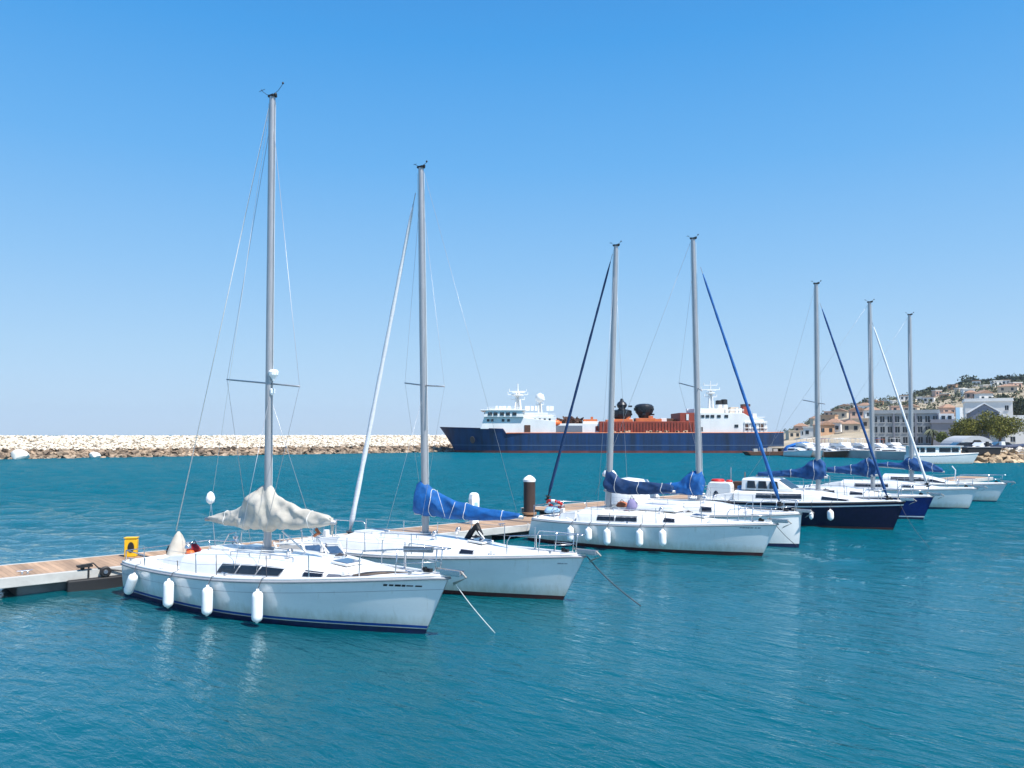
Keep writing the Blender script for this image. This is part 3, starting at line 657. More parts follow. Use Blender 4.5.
# ---------------------------------------------------------------- boats frame of reference
HEAD = R(-34)
class Boat:
    def __init__(s, name, bow_u, bow_v, L, head, label, cat, group=None):
        bow = on_ground(bow_u, bow_v); s.d = Vector((math.cos(head), math.sin(head), 0)); s.n = Vector((-s.d.y, s.d.x, 0))
        s.o = bow - s.d*L; s.L = L; s.head = head
        s.root = empty(name, s.o, head, label, cat, group)
    def P(s, u, v, off=0.):
        """local point on the plane y=off seen at pixel (u, v)"""
        r = ray(u, v); C0 = Vector((0, 0, CAMH)); o = s.o + s.n*off
        k = (o-C0).dot(s.n)/r.dot(s.n); p = C0 + r*k - s.o
        return Vector((p.dot(s.d), off, p.z))
    def W(s, p): p = Vector(p); w = s.o + s.d*p.x + s.n*p.y; w.z = p.z; return w

def mast(bt, base, top, r=.085, spreaders=(), hs_=.55, m=ALU):
    base, top = Vector(base), Vector(top); root = bt.root
    b = MB(); b.tube([base, base.lerp(top, .5), base.lerp(top, .9), top], [r, r*.98, r*.88, r*.78], 14)
    b.tube([base+Vector((0, 0, -.03)), base+Vector((0, 0, .05))], r*1.6, 14)
    mo = b.build('mast', m, root, smooth=True, angle=40)
    tips = []
    for (pa, pb) in spreaders:
        b = MB(); b.tube([pa, pb], .022, 6); b.build('spreader', m, mo, smooth=True)
    b = MB(); b.box(top+Vector((0, 0, .02)), (r*2.0, r*1.5, .05)); b.lathe(top+Vector((r*1.2, 0, .04)), [(.03, -.04), (.04, 0), (.03, .03)], 8)
    v_ = random.uniform(.8, 1.2)*hs_
    for dx, dz in ((-.38*v_, .30*hs_), (.40*hs_, .24*v_)): b.tube([top+Vector((0, 0, .05)), top+Vector((dx*.5, 0, .05+dz*.2)), top+Vector((dx*.9, 0, dz*.8)), top+Vector((dx, 0, dz))], .006, 5)
    b.tube([top+Vector((-.45*v_, 0, .26*hs_)), top+Vector((-.26*v_, 0, .27*hs_))], .006, 5); b.lathe(top+Vector((.38*hs_, 0, .2*v_)), [(.015, 0), (.028, .02), (.015, .05)], 8)
    b.build('masthead_fitting', BLACK, mo)
    b = MB()                                            # halyards running down the mast
    for dx, dy in ((r*1.2, .02), (-r*1.15, -.03)): b.tube([base+Vector((dx, dy, .35)), top+Vector((dx*.9, dy, -.15))], .006, 5)
    b.build('halyard', WIREL, mo)
    b = MB(); q = base + Vector((0, 0, .75)); b.lathe(q+Vector((0, -r, 0)), [(.05, 0), (.065, .02), (.05, .06), (.06, .09)], 10, axis=(0, -1, .0)); b.build('winch', STEEL, mo)
    return mo
def wire(bt, name, pts, r=.007, m=WIRE, sag=0.):
    b = MB(); pts = [Vector(p) for p in pts]
    if sag and len(pts) == 2:
        a, c_ = pts; pts = [a.lerp(c_, k/10)+Vector((0, 0, -sag*4*(k/10)*(1-k/10))) for k in range(11)]
    b.tube(pts, r, 5); return b.build(name, m, bt.root, smooth=True)
def furled(bt, top, bot, r, m, name='furled_jib', drum=True):
    top, bot = Vector(top), Vector(bot); n_ = 26; b = MB(); pts = []; rr = []
    for k in range(n_):
        q = k/(n_-1); pts.append(bot.lerp(top, .03+q*.94)); rr.append(r*(1.0-.42*q)*(1+.10*math.sin(k*2.3))*(1 if 0 < k < n_-1 else .4))
    b.tube(pts, rr, 8); fo = b.build(name, m, bt.root, smooth=True)
    b = MB(); b.tube([bot, top], .012, 5); b.build('forestay', WIRE, bt.root)
    if drum:
        dr = (top-bot).normalized(); b = MB(); b.lathe(bot+dr*.12, [(.05, -.02), (.11, 0), (.11, .025), (.05, .04), (.05, .12), (.11, .14), (.11, .165), (.03, .18)], 12, axis=dr); b.build('furling_drum', BLACK, bt.root)
def cover(bt, prof, m, wmul=.45, seed=0, name='sail_cover', boomend=None, wr=.05, off=0., fold=9, ties=3):
    """prof: list of (u, vtop, vbottom) -> lumpy canvas sleeve round the furled mainsail"""
    r_ = np.random.default_rng(seed); ps = [(bt.P(u, a, off), bt.P(u, c_, off)) for u, a, c_ in prof]
    xs = np.array([(a.x+c_.x)/2 for a, c_ in ps]); zt = np.array([a.z for a, c_ in ps]); zb = np.array([c_.z for a, c_ in ps])
    N, K = 100, 48; rings = []; X = np.linspace(xs[0], xs[-1], N)
    def cr(x, y):
        o = []
        for q in X:
            i = min(max(np.searchsorted(x, q)-1, 0), len(x)-2); t = (q-x[i])/(x[i+1]-x[i])
            m0 = (y[i+1]-y[max(i-1, 0)])/(x[i+1]-x[max(i-1, 0)]); m1 = (y[min(i+2, len(x)-1)]-y[i])/(x[min(i+2, len(x)-1)]-x[i]); h = x[i+1]-x[i]
            o.append((2*t**3-3*t**2+1)*y[i]+(t**3-2*t**2+t)*h*m0+(-2*t**3+3*t**2)*y[i+1]+(t**3-t**2)*h*m1)
        return np.array(o)
    T, Bz = cr(xs, zt), cr(xs, zb)
    ph = r_.uniform(0, 6.28, 12); fr = r_.uniform(.7, 1.5, 12)
    for i in range(N):
        h = max(.03, T[i]-Bz[i]); c_ = (T[i]+Bz[i])/2; ring = []
        for k in range(K):
            a = 2*math.pi*k/K; ca, sa = math.cos(a), math.sin(a)
            wy = min(h*wmul, .07+h*.19)*(1-.28*sa)
            e = 1.0
            fx = X[i]
            d = wr*h*(1.5*(.55-abs(math.sin(fx*fold*.62+1.9*sa+.8*ca+ph[6])))+.9*(.5-abs(math.sin(fx*fold*1.1-2.6*sa+ph[7])))+.6*math.sin(fx*fold*fr[0]+3*a+ph[0])*.5+math.sin(fx*fold*1.9*fr[1]-2*a+ph[1])*.35+.3*math.sin(fx*fold*3.3+5*a+ph[2]) + .5*math.sin(fx*fold*.5+sa*5+ph[3]))
            if i in (0, N-1): e = .55
            ring.append((fx+ .04*math.sin(3*a+ph[4])*h, off+ca*(wy*e+d), c_+sa*(h/2*e+d*.5)))
        rings.append(ring)
    b = MB(); b.loft(rings); co = b.build(name, m, bt.root, smooth=True)
    # boom tube under the cover
    z0, z1 = Bz[0]+.03, Bz[-1]+.03; b = MB(); b.tube([(X[0]-.08, off, z0), (X[-1]+.08, off, z1)], .05, 10); b.build('boom', ALU, bt.root, smooth=True)
    if ties:
        for q in np.linspace(.18, .85, ties):
            i = int(q*(N-1)); cc = np.mean(rings[i], axis=0)
            b = MB(); b.tube([tuple(np.array(cc)+(np.array(p_)-cc)*1.04) for p_ in rings[i]+rings[i][:1]], .008, 5); b.build('tie', WIREL, co)
    return co, X, T, Bz
def stanchions(bt, H, ts, side=-1, h=.58, wires=True, inset=.06):
    for sd_ in (side,) if side else (-1, 1):
        prev = []
        for t in ts:
            p = Vector(H.edge(t, 0, -inset, sd_)); b = MB(); b.tube([p, p+Vector((0, sd_*.02, h))], .012, 6); b.lathe(p, [(.035, 0), (.03, .02), (.014, .05)], 8)
            b.build('stanchion', STEEL, bt.root); prev.append(p)
        if wires and len(prev) > 1:
            for k in (.55, 1.0):
                b = MB(); b.tube([p+Vector((0, sd_*.02, h*k-.01)) for p in prev], .0042, 5); b.build('lifeline', WIRE, bt.root)
def pulpit(bt, H, t0=.84, h=.6, seat=False):
    b = MB(); e = .05
    a1 = [Vector(H.edge(t, 0, -e, -1)) for t in (t0, .91, .975)]; a2 = [Vector(H.edge(t, 0, -e, 1)) for t in (t0, .91, .975)]
    up = Vector((0, 0, h)); tip = Vector(H.edge(1.0, h*.95, 0, -1)) + Vector((-.05, 0, 0)); tip.y = 0
    fw = Vector((.10, 0, 0))
    b.tube([a1[0], a1[0]+up*.7, a1[0]+up+fw, a1[1]+up, a1[2]+up*.98+fw, tip+Vector((0, -.10, 0)), tip+Vector((0, .10, 0)), a2[2]+up*.98+fw, a2[1]+up, a2[0]+up+fw, a2[0]+up*.7, a2[0]], .014, 7)
    for q in (a1[1], a2[1], a1[2], a2[2]): b.tube([q, q+up*.99+Vector((.06, 0, 0))], .013, 6)
    b.tube([a1[1]+up*.5, a1[2]+up*.5, ], .010, 6); b.tube([a2[1]+up*.5, a2[2]+up*.5], .010, 6)
    b.build('pulpit', STEEL, bt.root, smooth=True)
def pushpit(bt, H, h=.6):
    b = MB(); up = Vector((0, 0, h))
    p = [Vector(H.edge(t, 0, -.07, s_)) for t, s_ in ((.14, -1), (.01, -1), (.01, 1), (.14, 1))]
    b.tube([p[0], p[0]+up*.8, p[0]+up+Vector((-.1, 0, 0)), p[1]+up, p[2]+up, p[3]+up+Vector((-.1, 0, 0)), p[3]+up*.8, p[3]], .013, 6)
    for q in (p[1], p[2]): b.tube([q, q+up], .013, 6)
    b.build('stern_rail', STEEL, bt.root, smooth=True)
def anchor_gear(bt, H):
    p = Vector(H.edge(1.0, .03)); p.y = 0
    b = MB(); b.box(p+Vector((.06, 0, .02)), (.5, .14, .05)); b.box(p+Vector((.06, .07, .06)), (.5, .012, .09)); b.box(p+Vector((.06, -.07, .06)), (.5, .012, .09)); b.lathe(p+Vector((.28, -.06, .04)), [(.04, 0), (.025, .06), (.04, .12)], 10, axis=(0, 1, 0))
    ro = b.build('bow_roller', STEEL, bt.root, bevel=.006)
    b = MB(); b.tube([p+Vector((-.35, 0, .10)), p+Vector((.30, 0, .08)), p+Vector((.42, 0, -.02))], .022, 8)
    b.add([tuple(p+Vector(q)) for q in ((.42, 0, -.02), (.22, -.17, -.10), (.10, 0, -.20), (.22, .17, -.10), (.30, 0, -.06))], [(0, 1, 4), (0, 4, 3), (1, 2, 4), (4, 2, 3), (0, 3, 2, 1)])
    b.build('anchor', mat('galvanised_steel', (.34, .33, .31), .6, .5, var=.35, scale=9), bt.root)
    b = MB(); b.box(p+Vector((-.55, 0, .04)), (.17, .11, .07)); b.lathe(p+Vector((-.55, -.06, .08)), [(.045, 0), (.035, .04), (.045, .08)], 12, axis=(0, -1, 0)); b.build('windlass', BLACK, bt.root, bevel=.01)
def hatch(bt, cab, t, y=0, s_=.42, m=GLASSB):
    x = cab.H.edge(t)[0]; z = cab.top(t); b = MB(); b.box((x, y, z+.02), (s_+.08, s_+.08, .05), ry=.06); ho = b.build('hatch', WHITE, bt.root, bevel=.015)
    b = MB(); b.box((x, y, z+.05), (s_, s_, .02), ry=.06); b.build('hatch_glass', m, ho)
def cleat(bt, p):
    p = Vector(p); b = MB(); b.box(p+Vector((0, 0, .03)), (.06, .04, .06)); b.tube([p+Vector((-.11, 0, .07)), p+Vector((0, 0, .06)), p+Vector((.11, 0, .07))], .015, 6); b.build('cleat', STEEL, bt.root)
fend_mesh = None
def fender(bt, H, u, length, rad, label, lean=0., rope_up=.45, t=None, group='white fenders hanging along the hulls', drop=.12):
    """white capsule hung by a line over the near side"""
    lo, hi = 0., 1.
    for _ in range(40):
        md = (lo+hi)/2; w = bt.W(H.pt(md, float(H.sheer(md))*.6, -1)); uu = 512+FPX*w.x/(w.y*cp+(w.z-CAMH)*sp)
        if uu < u: lo = md
        else: hi = md
    t = (lo+hi)/2; sh = float(H.sheer(t)); e = Vector(H.edge(t)); top = Vector(H.pt(t, sh-drop, -1)); q = Vector(H.pt(t, max(.1, sh-drop-length*.8), -1))
    c_ = Vector(((top.x+q.x)/2, min(top.y, q.y)-rad-.035, sh-drop-length/2))
    w = bt.W(c_); o = empty('fender', w, bt.head, label, 'fender', group); o.rotation_euler = (0, lean, bt.head)
    L2 = length/2
    b = MB(); b.lathe((0, 0, 0), [(rad*.22, -L2-.02), (rad*.35, -L2+.005), (rad*.72, -L2+.025), (rad*.94, -L2+.065), (rad, -L2+.12), (rad, L2-.12), (rad*.94, L2-.065), (rad*.72, L2-.025), (rad*.30, L2-.005), (rad*.24, L2+.04)], 18)
    b.build('body', PVC, o, smooth=True)
    b = MB(); M = Matrix.Rotation(-lean, 3, 'Y')
    pts = [Vector((0, 0, L2+.02)), M@(Vector((e.x, e.y-.03, e.z+.05))-c_), M@(Vector((e.x, e.y+.08, e.z+.06+.0))-c_), M@(Vector((e.x, e.y+.06, e.z+rope_up))-c_)]
    b.tube(pts, .009, 5); b.build('rope', mat('dark_rope', (.06, .06, .07), .8), o)
def water_line(name, a, c_, label, sag=.25, r=.009, m=WIREL):
    a, c_ = Vector(a), Vector(c_); b = MB(); n_ = 16
    b.tube([a.lerp(c_, k/n_)-a+Vector((0, 0, -sag*4*(k/n_)*(1-k/n_)*(1-.4*k/n_))) for k in range(n_+1)], r, 6)
    o = b.build(name, m, None, smooth=True); o.location = a; tag(o, label, 'rope', 'mooring lines running into the water'); return o
def handrail(bt, cab, t0, t1, y=.55):
    b = MB(); n_ = 7; pts = []
    for k in range(n_):
        t = t0+(t1-t0)*k/(n_-1); x = cab.H.edge(t)[0]; pts.append(Vector((x, -y*cab.w(t), cab.top(t)+.01)))
    for k in range(0, n_, 2): b.tube([pts[k]+Vector((0, 0, -.05)), pts[k]+Vector((0, 0, .035))], .014, 6)
    b.tube([p+Vector((0, 0, .04)) for p in pts], .014, 6); b.build('handrail', STEEL, bt.root)

GRP = 'sailing yachts moored stern to the pontoon'
# ---------------------------------------------------------------- boat 1: nearest yacht, grey canvas
B1 = Boat('sailing_yacht', 425, 634, 9.0, R(-34.5), 'nearest white yacht with rumpled grey canvas over its boom and four fenders', 'yacht', GRP)
H1 = Hull(9.0, 3.2, .78, 1.20, .62, rake=.08, trs=.78)
hull_parts(H1, B1.root, HULLW, BLUEAF, .10, STRIPEB, lambda t: .145)
b = H1.band(lambda t: float(H1.sheer(t))-.26, lambda t: float(H1.sheer(t))-.268, rows=1, off=.003).build('cove_line', GREYRAIL, B1.root)
deck_part(H1, B1.root, (.05, .26), .45)
C1 = Cabin(H1, .27, .93, .78, .36, nose=.62, camber=.05); C1.build(B1.root)
for a, c_ in ((.437, .502), (.507, .570), (.575, .640)): C1.window(B1.root, a, c_, .22, .74, slant=.012)
C1.window(B1.root, .706, .752, .28, .84, slant=0)
# dark flush foredeck lights
C1.window(B1.root, .765, .835, .35, .75, m=mat('smoked_grey_plastic', (.13, .14, .17), .3), name='foredeck_light')
b = MB(); pts = [Vector(H1.edge(t, .06+.03*math.sin((t-.82)*22), -.22)) for t in np.linspace(.82, .93, 9)]; b.tube(pts, [.012, .03, .04, .04, .035, .03, .02, .014, .01], 6); b.build('toe_strip', mat('weathered_wood', (.20, .15, .12), .8), B1.root)
mb_, mt_ = B1.P(267.5, 552), B1.P(272.5, 97)
mb_.z = C1.top(.5)
sz = B1.P(269, 383).z; mo1 = mast(B1, mb_, mt_, .092, hs_=1.0, spreaders=((B1.P(269, 383.5), B1.P(227, 379.5, .35)), (B1.P(269, 383.5), B1.P(299.5, 386.5, -.1))))
b = MB(); q = B1.P(273.5, 374); b.lathe(q, [(.03, -.16), (.05, -.1), (.11, -.02), (.12, .05), (.09, .10)], 12); b.lathe(B1.P(272.5, 391), [(.03, -.10), (.06, -.05), (.06, .04), (.04, .06)], 10); b.build('mast_light', PVC, mo1)
sprL, sprR = B1.P(227, 379.5, .35), B1.P(299.5, 386.5, -.1)
e1 = [B1.P(229, 545, .6), B1.P(296, 560, -1.0)]
wire(B1, 'shroud', [mt_+Vector((0, 0, -.4)), sprR, (sprR.x, -1.2, 1.05)], .006)
wire(B1, 'shroud', [mt_+Vector((0, 0, -.4)), sprL, (sprL.x, 1.2, 1.05)], .006)
wire(B1, 'shroud', [B1.P(271, 390), (mb_.x+.45, -1.25, 1.05)], .006)
wire(B1, 'shroud', [B1.P(268, 390), (mb_.x+.45, 1.25, 1.05)], .006)
wire(B1, 'backstay', [mt_+Vector((-.08, 0, -.1)), B1.P(176, 531, .2)], .011, WIREL)
wire(B1, 'topping_lift', [mt_+Vector((-.1, 0, -.2)), B1.P(209, 519)], .0045, WIREL)
co, X, T, Bz = cover(B1, [(208, 516.5, 520.5), (222, 512.5, 524), (234, 509.5, 526.5), (242, 506, 528.5), (249, 497, 529.5), (256, 488, 530), (263, 484, 530), (270, 485.5, 530), (278, 496, 530), (290, 503.5, 530), (305, 509, 529), (320, 513, 527), (328, 514.5, 525.5), (333, 519, 524)], CANVAS, seed=4, wmul=.36, wr=.056, fold=6, ties=2)
b = MB(); b.tube([B1.P(331, 518), B1.P(332.5, 527), B1.P(331.5, 535)], [.05, .035, .02], 6); b.build('cover_tail', CANVAS, B1.root)
b = MB(); b.tube([B1.P(316, 529), B1.P(319, 533), B1.P(314, 536)], [.04, .05, .03], 6); b.build('strap', TERRA, B1.root)
b = MB(); b.tube([mb_+Vector((0, 0, .55)), (mb_.x, 0, Bz[30])], .12, 14); b.build('mast_collar', ALU, B1.root)
# slanting boom struts and windscreen
for u0, v0, u1, v1 in ((282, 531, 306, 552), (310, 530, 329, 553)): wire(B1, 'strut', [B1.P(u0, v0), B1.P(u1, v1, .25)], .022, WHITE)
def panel(bt, quad, m, name, thick=.02, parent=None):
    q = [Vector(p) for p in quad]; nrm = (q[1]-q[0]).cross(q[2]-q[1]).normalized()*thick
    b = MB(); b.add([tuple(p) for p in q]+[tuple(p+nrm) for p in q], [(0, 1, 2, 3), (7, 6, 5, 4), (0, 4, 5, 1), (1, 5, 6, 2), (2, 6, 7, 3), (3, 7, 4, 0)])
    return b.build(name, m, parent or bt.root)
of = .55
for u0, u1, m_, vt in ((281, 304, mat('grey_screen', (.30, .30, .29), .5), 545.5), (306, 323, GLASSB, 545.5), (326, 341, GLASSB, 546.5)):
    panel(B1, [B1.P(u0+2, 554.5, of), B1.P(u1+3, 553.5, of), B1.P(u1-3, vt, of+.25), B1.P(u0-1, vt+.5, of+.25)], m_, 'windscreen_pane')
b = MB()
for u in (278, 305, 325, 343): b.tube([B1.P(u+2, 555.5, of-.02), B1.P(u-4, 542.5, of+.27)], .024, 6)
b.tube([B1.P(274, 543.5, of+.27), B1.P(300, 543, of+.27), B1.P(338, 544, of+.27)], .022, 6); b.build('windscreen_frame', WHITE, B1.root)
panel(B1, [B1.P(228, 556, .6), B1.P(248, 556, .6), B1.P(253, 548, .75), B1.P(232, 548, .75)], GLASSB, 'windscreen_pane')
b = MB(); q = B1.P(256, 553, .3); b.box(q+Vector((0, 0, .08)), (.7, .6, .22), taper=.8); b.build('mast_step_box', WHITE, B1.root, bevel=.03)
stanchions(B1, H1, (.14, .40, .74), -1, h=.5); stanchions(B1, H1, (.14, .30, .44, .58, .74, .84), 1)
pulpit(B1, H1, .845, .56)
panel(B1, [B1.P(405, 551.5, -.1), B1.P(433, 552.5, -.1), B1.P(434.5, 547, -.1), B1.P(405, 546, -.1)], mat('grey_plank', (.25, .26, .28), .6), 'pulpit_seat', .05)
pushpit(B1, H1, .30); anchor_gear(B1, H1); hatch(B1, C1, .74); handrail(B1, C1, .42, .64, .62)
for t in (.03, .5, .93): cleat(B1, H1.edge(t, .04, -.14))
for y in (-.62, .62):
    b = MB(); b.lathe((H1.edge(.22)[0], y*1.1, 1.22), [(.08, 0), (.075, .05), (.055, .08), (.075, .15), (.03, .16)], 12); b.build('winch', STEEL, B1.root, smooth=True, angle=40)
# name marks near the bow (too small to read)
def marks_on(H, bt, t0, t1, z, h, m, n_=7, seed=1, off=.004):
    r_ = random.Random(seed); b = MB(); t = t0
    while t < t1:
        w_ = (t1-t0)/n_*r_.uniform(.5, 1.1); hh = h*r_.uniform(.55, 1)
        g = [H.pt(t, z-hh/2), H.pt(t+w_, z-hh/2), H.pt(t+w_, z+hh/2), H.pt(t, z+hh/2)]
        g = [(x, y-off, z_) for x, y, z_ in g]; b.add(g+[(x, y+.02, z_) for x, y, z_ in g], [(0, 1, 2, 3), (0, 4, 5, 1), (1, 5, 6, 2), (2, 6, 7, 3), (3, 7, 4, 0)])
        t += w_*r_.uniform(1.1, 1.6)
    b.build('name_lettering', m, bt.root)
marks_on(H1, B1, .895, .955, .98, .045, BLACK, 5)
# stern gear
q = B1.P(178, 556, .2); t = empty('cone_cover', B1.W(q), B1.head, 'grey canvas cone standing on the stern of the nearest yacht', 'cover')
b = MB(); hq = B1.P(176, 531, .2).z-q.z; b.lathe((0, 0, 0), [(.33, -.35), (.31, .0), (.21, hq*.5), (.10, hq*.85), (.025, hq)], 18, sx=.9); o = b.build('canvas', CANVAS, t, smooth=True)
b = MB(); b.lathe((-.32, 0, 0), [(.05, 0), (.12, .05), (.13, .14), (.08, .24), (.03, .28)], 10); b.build('black_bag', BLACK, t, smooth=True)
def bag(loc, s_, m, label, seed=1, cat='bag', name='bag', rz=0):
    r_ = np.random.default_rng(seed); o = empty(name, loc, rz, label, cat); rings = []
    for z, r in ((0, .6), (.08, .95), (.3, 1.05), (.55, .9), (.8, .6), (.95, .25)):
        rings.append([(s_[0]*r*math.cos(a)*(1+.12*r_.normal()), s_[1]*r*math.sin(a)*(1+.12*r_.normal()), s_[2]*z) for a in np.linspace(0, 6.28, 15)[:-1]])
    b = MB(); b.loft(rings); b.build('body', m, o, smooth=True)
    b = MB(); b.tube([(-s_[0]*.4, 0, s_[2]*.85), (0, 0, s_[2]*1.25), (s_[0]*.4, 0, s_[2]*.85)], .012, 6); b.build('handle', BLACK, o); return o
bag(B1.W(B1.P(194, 553, .4)), (.17, .15, .26), RED, 'bright red bag on the stern deck right of the grey cone', 3)
bag(B1.W(B1.P(190.5, 555, .2)), (.12, .12, .14), ORANGE, 'small orange bundle at the foot of the grey cone', 4)
bag(B1.W(B1.P(234.5, 551, .7)), (.20, .14, .20), RED, 'round red bundle lying beside the cabin of the nearest yacht', 5)
t = empty('dan_buoy', B1.W(B1.P(216, 552, .7)), B1.head, 'thin pole with a white float standing left of the grey boom cover', 'buoy')
a0 = B1.P(216, 552, .7); a1 = B1.P(210.5, 498, .7); b = MB(); b.tube([(0, 0, 0), a1-a0], .010, 6); b.build('pole', STEEL, t)
b = MB(); b.lathe(a1-a0, [(.03, -.16), (.10, -.10), (.12, 0), (.08, .12), (.02, .17)], 12); b.build('float', PVC, t, smooth=True)
b = MB(); b.tube([B1.P(222, 547, .6), B1.P(229, 534, .6), B1.P(236, 532, .6), B1.P(236, 541, .6), B1.P(227, 541, .6)], .014, 6); b.build('horseshoe_rack', STEEL, B1.root)
fender(B1, H1, 138, .54, .115, 'leaning white fender at the stern corner of the nearest yacht', lean=.5, rope_up=.2)
fender(B1, H1, 176, .60, .115, 'white fender below the grey cone on the nearest yacht', rope_up=.3)
fender(B1, H1, 215, .60, .115, 'white fender just left of the cabin windows of the nearest yacht', rope_up=.5, drop=.16)
fender(B1, H1, 265, .64, .115, 'longest white fender hanging under the cabin windows of the nearest yacht', rope_up=.5, drop=.2)
tip = B1.W(H1.edge(1.0, .0)); tip = B1.W((H1.L+.72, 0, 1.12)); tip.z = 1.12
water_line('mooring_rope', tip, on_ground(495, 633), 'pale rope running from the bow of the nearest yacht down into the water', .05)

# ---------------------------------------------------------------- boat 2: bright blue cover
B2 = Boat('sailing_yacht', 563, 600, 9.2, HEAD, 'second nearest white yacht with bright blue boom cover and white furled sail', 'yacht', GRP)
H2 = Hull(9.2, 3.1, .80, 1.12, .62, trs=.70)
hull_parts(H2, B2.root, HULLW, REDAF, .10); deck_part(H2, B2.root)
C2 = Cabin(H2, .27, .93, .72, .34, nose=.6); C2.build(B2.root)
C2.window(B2.root, .715, .75, .36, .86)
mb_, mt_ = B2.P(425.5, 541), B2.P(421, 168); mb_.z = C2.top(mb_.x/9.3)
sa, sb_ = B2.P(405, 383, .25), B2.P(444.5, 386.5, -.15)
mast(B2, mb_, mt_, .095, spreaders=((B2.P(424, 385.5), sa), (B2.P(424, 385.5), sb_)))
wire(B2, 'shroud', [mt_+Vector((0, 0, -.5)), sb_, (sb_.x, -1.25, 1.05)], .004, WIRE); wire(B2, 'shroud', [mt_+Vector((0, 0, -.5)), sa, (sa.x, 1.25, 1.05)], .004, WIRE)
wire(B2, 'shroud', [B2.P(424, 392), (mb_.x-.4, -1.3, 1.05)], .004, WIRE)
wire(B2, 'backstay', [mt_+Vector((.1, 0, -.1)), B2.P(519, 520)], .004, WIRE)
furled(B2, B2.P(415.5, 193), B2.P(348, 541), .075, mat('white_sailcloth', (.72, .73, .75), .7, var=.12, scale=5, stretch=(1, 1, 6)))
cover(B2, [(417.5, 484, 514), (424, 480.5, 515), (433, 489, 516.5), (448, 497.5, 519), (465, 503, 520), (485, 508, 520.5), (505, 511, 520), (520, 513.5, 518.5)], BLUEC, seed=8, fold=6, wr=.035)
for u0, v0, u1, v1 in ((437, 490, 445, 517), (455, 502, 449, 519)): wire(B2, 'lazy_jack', [B2.P(u0, v0, -.25), B2.P(u1, v1, -.25)], .006, WIREL)
stanchions(B2, H2, (.14, .44, .60), -1); stanchions(B2, H2, (.14, .30, .44, .58, .72, .84), 1)
pulpit(B2, H2, .845, .5); pushpit(B2, H2, .5); anchor_gear(B2, H2); hatch(B2, C2, .72); handrail(B2, C2, .42, .62, .62)
b = MB(); q = B2.P(474, 548, .2); b.tube([q+Vector((-.35, 0, .05)), q+Vector((-.05, 0, .55)), q+Vector((.1, .1, .45)), q+Vector((.3, 0, .02))], .022, 6); b.tube([q+Vector((.1, 0, .5)), q+Vector((.55, 0, .04))], .022, 6)
b.build('folded_frame', WHITE, B2.root)
b = MB(); b.tube([q+Vector((-.55, .05, .06)), q+Vector((-.3, .05, .16)), q+Vector((-.12, .05, .42)), q+Vector((.05, .05, .58)), q+Vector((.22, .05, .34))], [.04, .09, .08, .10, .05], 8); b.build('folded_canopy', BLACK, B2.root, smooth=True)
for t in (.03, .5, .93): cleat(B2, H2.edge(t, .04, -.14))
b = MB(); q = B2.P(352, 546, .0)
for k in range(9):
    a = k*.7; b.tube([q+Vector((.12*math.cos(a)-.1, .12*math.sin(a), .03*k)), q+Vector((.2*math.cos(a+1.2), .15*math.sin(a+1.2), .03*k+.05)), q+Vector((.1*math.cos(a+2.2)+.1, .1*math.sin(a+2.2), .02*k))], .018, 5)
b.build('coiled_rope', WIREL, B2.root)
bag(B2.W(B2.P(362, 550, -.1)), (.16, .14, .2), mat('tan_cloth', (.5, .38, .25), .85), 'small tan bag on deck at the foot of the white furled sail', 12)
tip = B2.W((9.2+.66, 0, 1.1)); water_line('mooring_rope', tip, on_ground(641, 606), 'dark rope sloping from the second yacht bow to the water', .1, .014, m=mat('dark_rope', (.06, .06, .07), .8))
marks_on(H2, B2, .955, .975, .9, .03, GREYRAIL, 3, 2)

# ---------------------------------------------------------------- boat 3: navy cover, five fenders
B3 = Boat('sailing_yacht', 762, 556, 8.5, HEAD, 'white yacht with navy boom cover and five fenders in the middle of the row', 'yacht', GRP)
H3 = Hull(8.5, 2.9, .83, 1.10, .55, trs=.78)
hull_parts(H3, B3.root, HULLW, REDAF, .11); deck_part(H3, B3.root, (.05, .22), .45)
C3 = Cabin(H3, .24, .93, .74, .34, nose=.6); C3.build(B3.root)
for a, c_ in ((.345, .425), (.432, .525)): C3.window(B3.root, a, c_, .3, .8)
C3.window(B3.root, .635, .675, .38, .85)
mb_, mt_ = B3.P(608.5, 512), B3.P(616, 246); mb_.z = C3.top(.34)-.02
mast(B3, mb_, mt_, .10)
furled(B3, B3.P(612.5, 254), B3.P(546.5, 503), .062, NAVYC)
wire(B3, 'shroud', [B3.P(615, 262), (mb_.x+.2, -1.3, 1.0)], .005); wire(B3, 'shroud', [B3.P(615, 262), (mb_.x+.2, 1.3, 1.0)], .005)
cover(B3, [(606, 470, 491), (613, 471, 493), (621, 478, 494), (634, 481, 494.5), (648, 482, 494.5), (660, 483, 493.5), (673, 485, 492.5)], NAVYC, seed=13, fold=6, wr=.035)
stanchions(B3, H3, (.14, .34, .62, .78), -1); stanchions(B3, H3, (.14, .30, .47, .62, .76, .86), 1)
pulpit(B3, H3, .86, .5); pushpit(B3, H3, .5); anchor_gear(B3, H3); hatch(B3, C3, .74); handrail(B3, C3, .4, .62, .62)
for t in (.03, .5, .93): cleat(B3, H3.edge(t, .04, -.14))
marks_on(H3, B3, .90, .955, .93, .05, mat('faded_grey_lettering', (.2, .26, .3), .5), 6, 3)
for i, (u, ln, lab) in enumerate(((573, .50, 'white fender nearest the stern of the navy covered yacht'), (591, .44, 'short white fender, second from the stern of the navy covered yacht'), (609.5, .54, 'white fender straight below the mast of the navy covered yacht'), (642, .54, 'white fender under the twin cabin windows of the navy covered yacht'), (665, .52, 'white fender nearest the bow of the navy covered yacht'))):
    fender(B3, H3, u, ln, .125, lab, rope_up=.4 if i > 1 else .1, drop=.14)
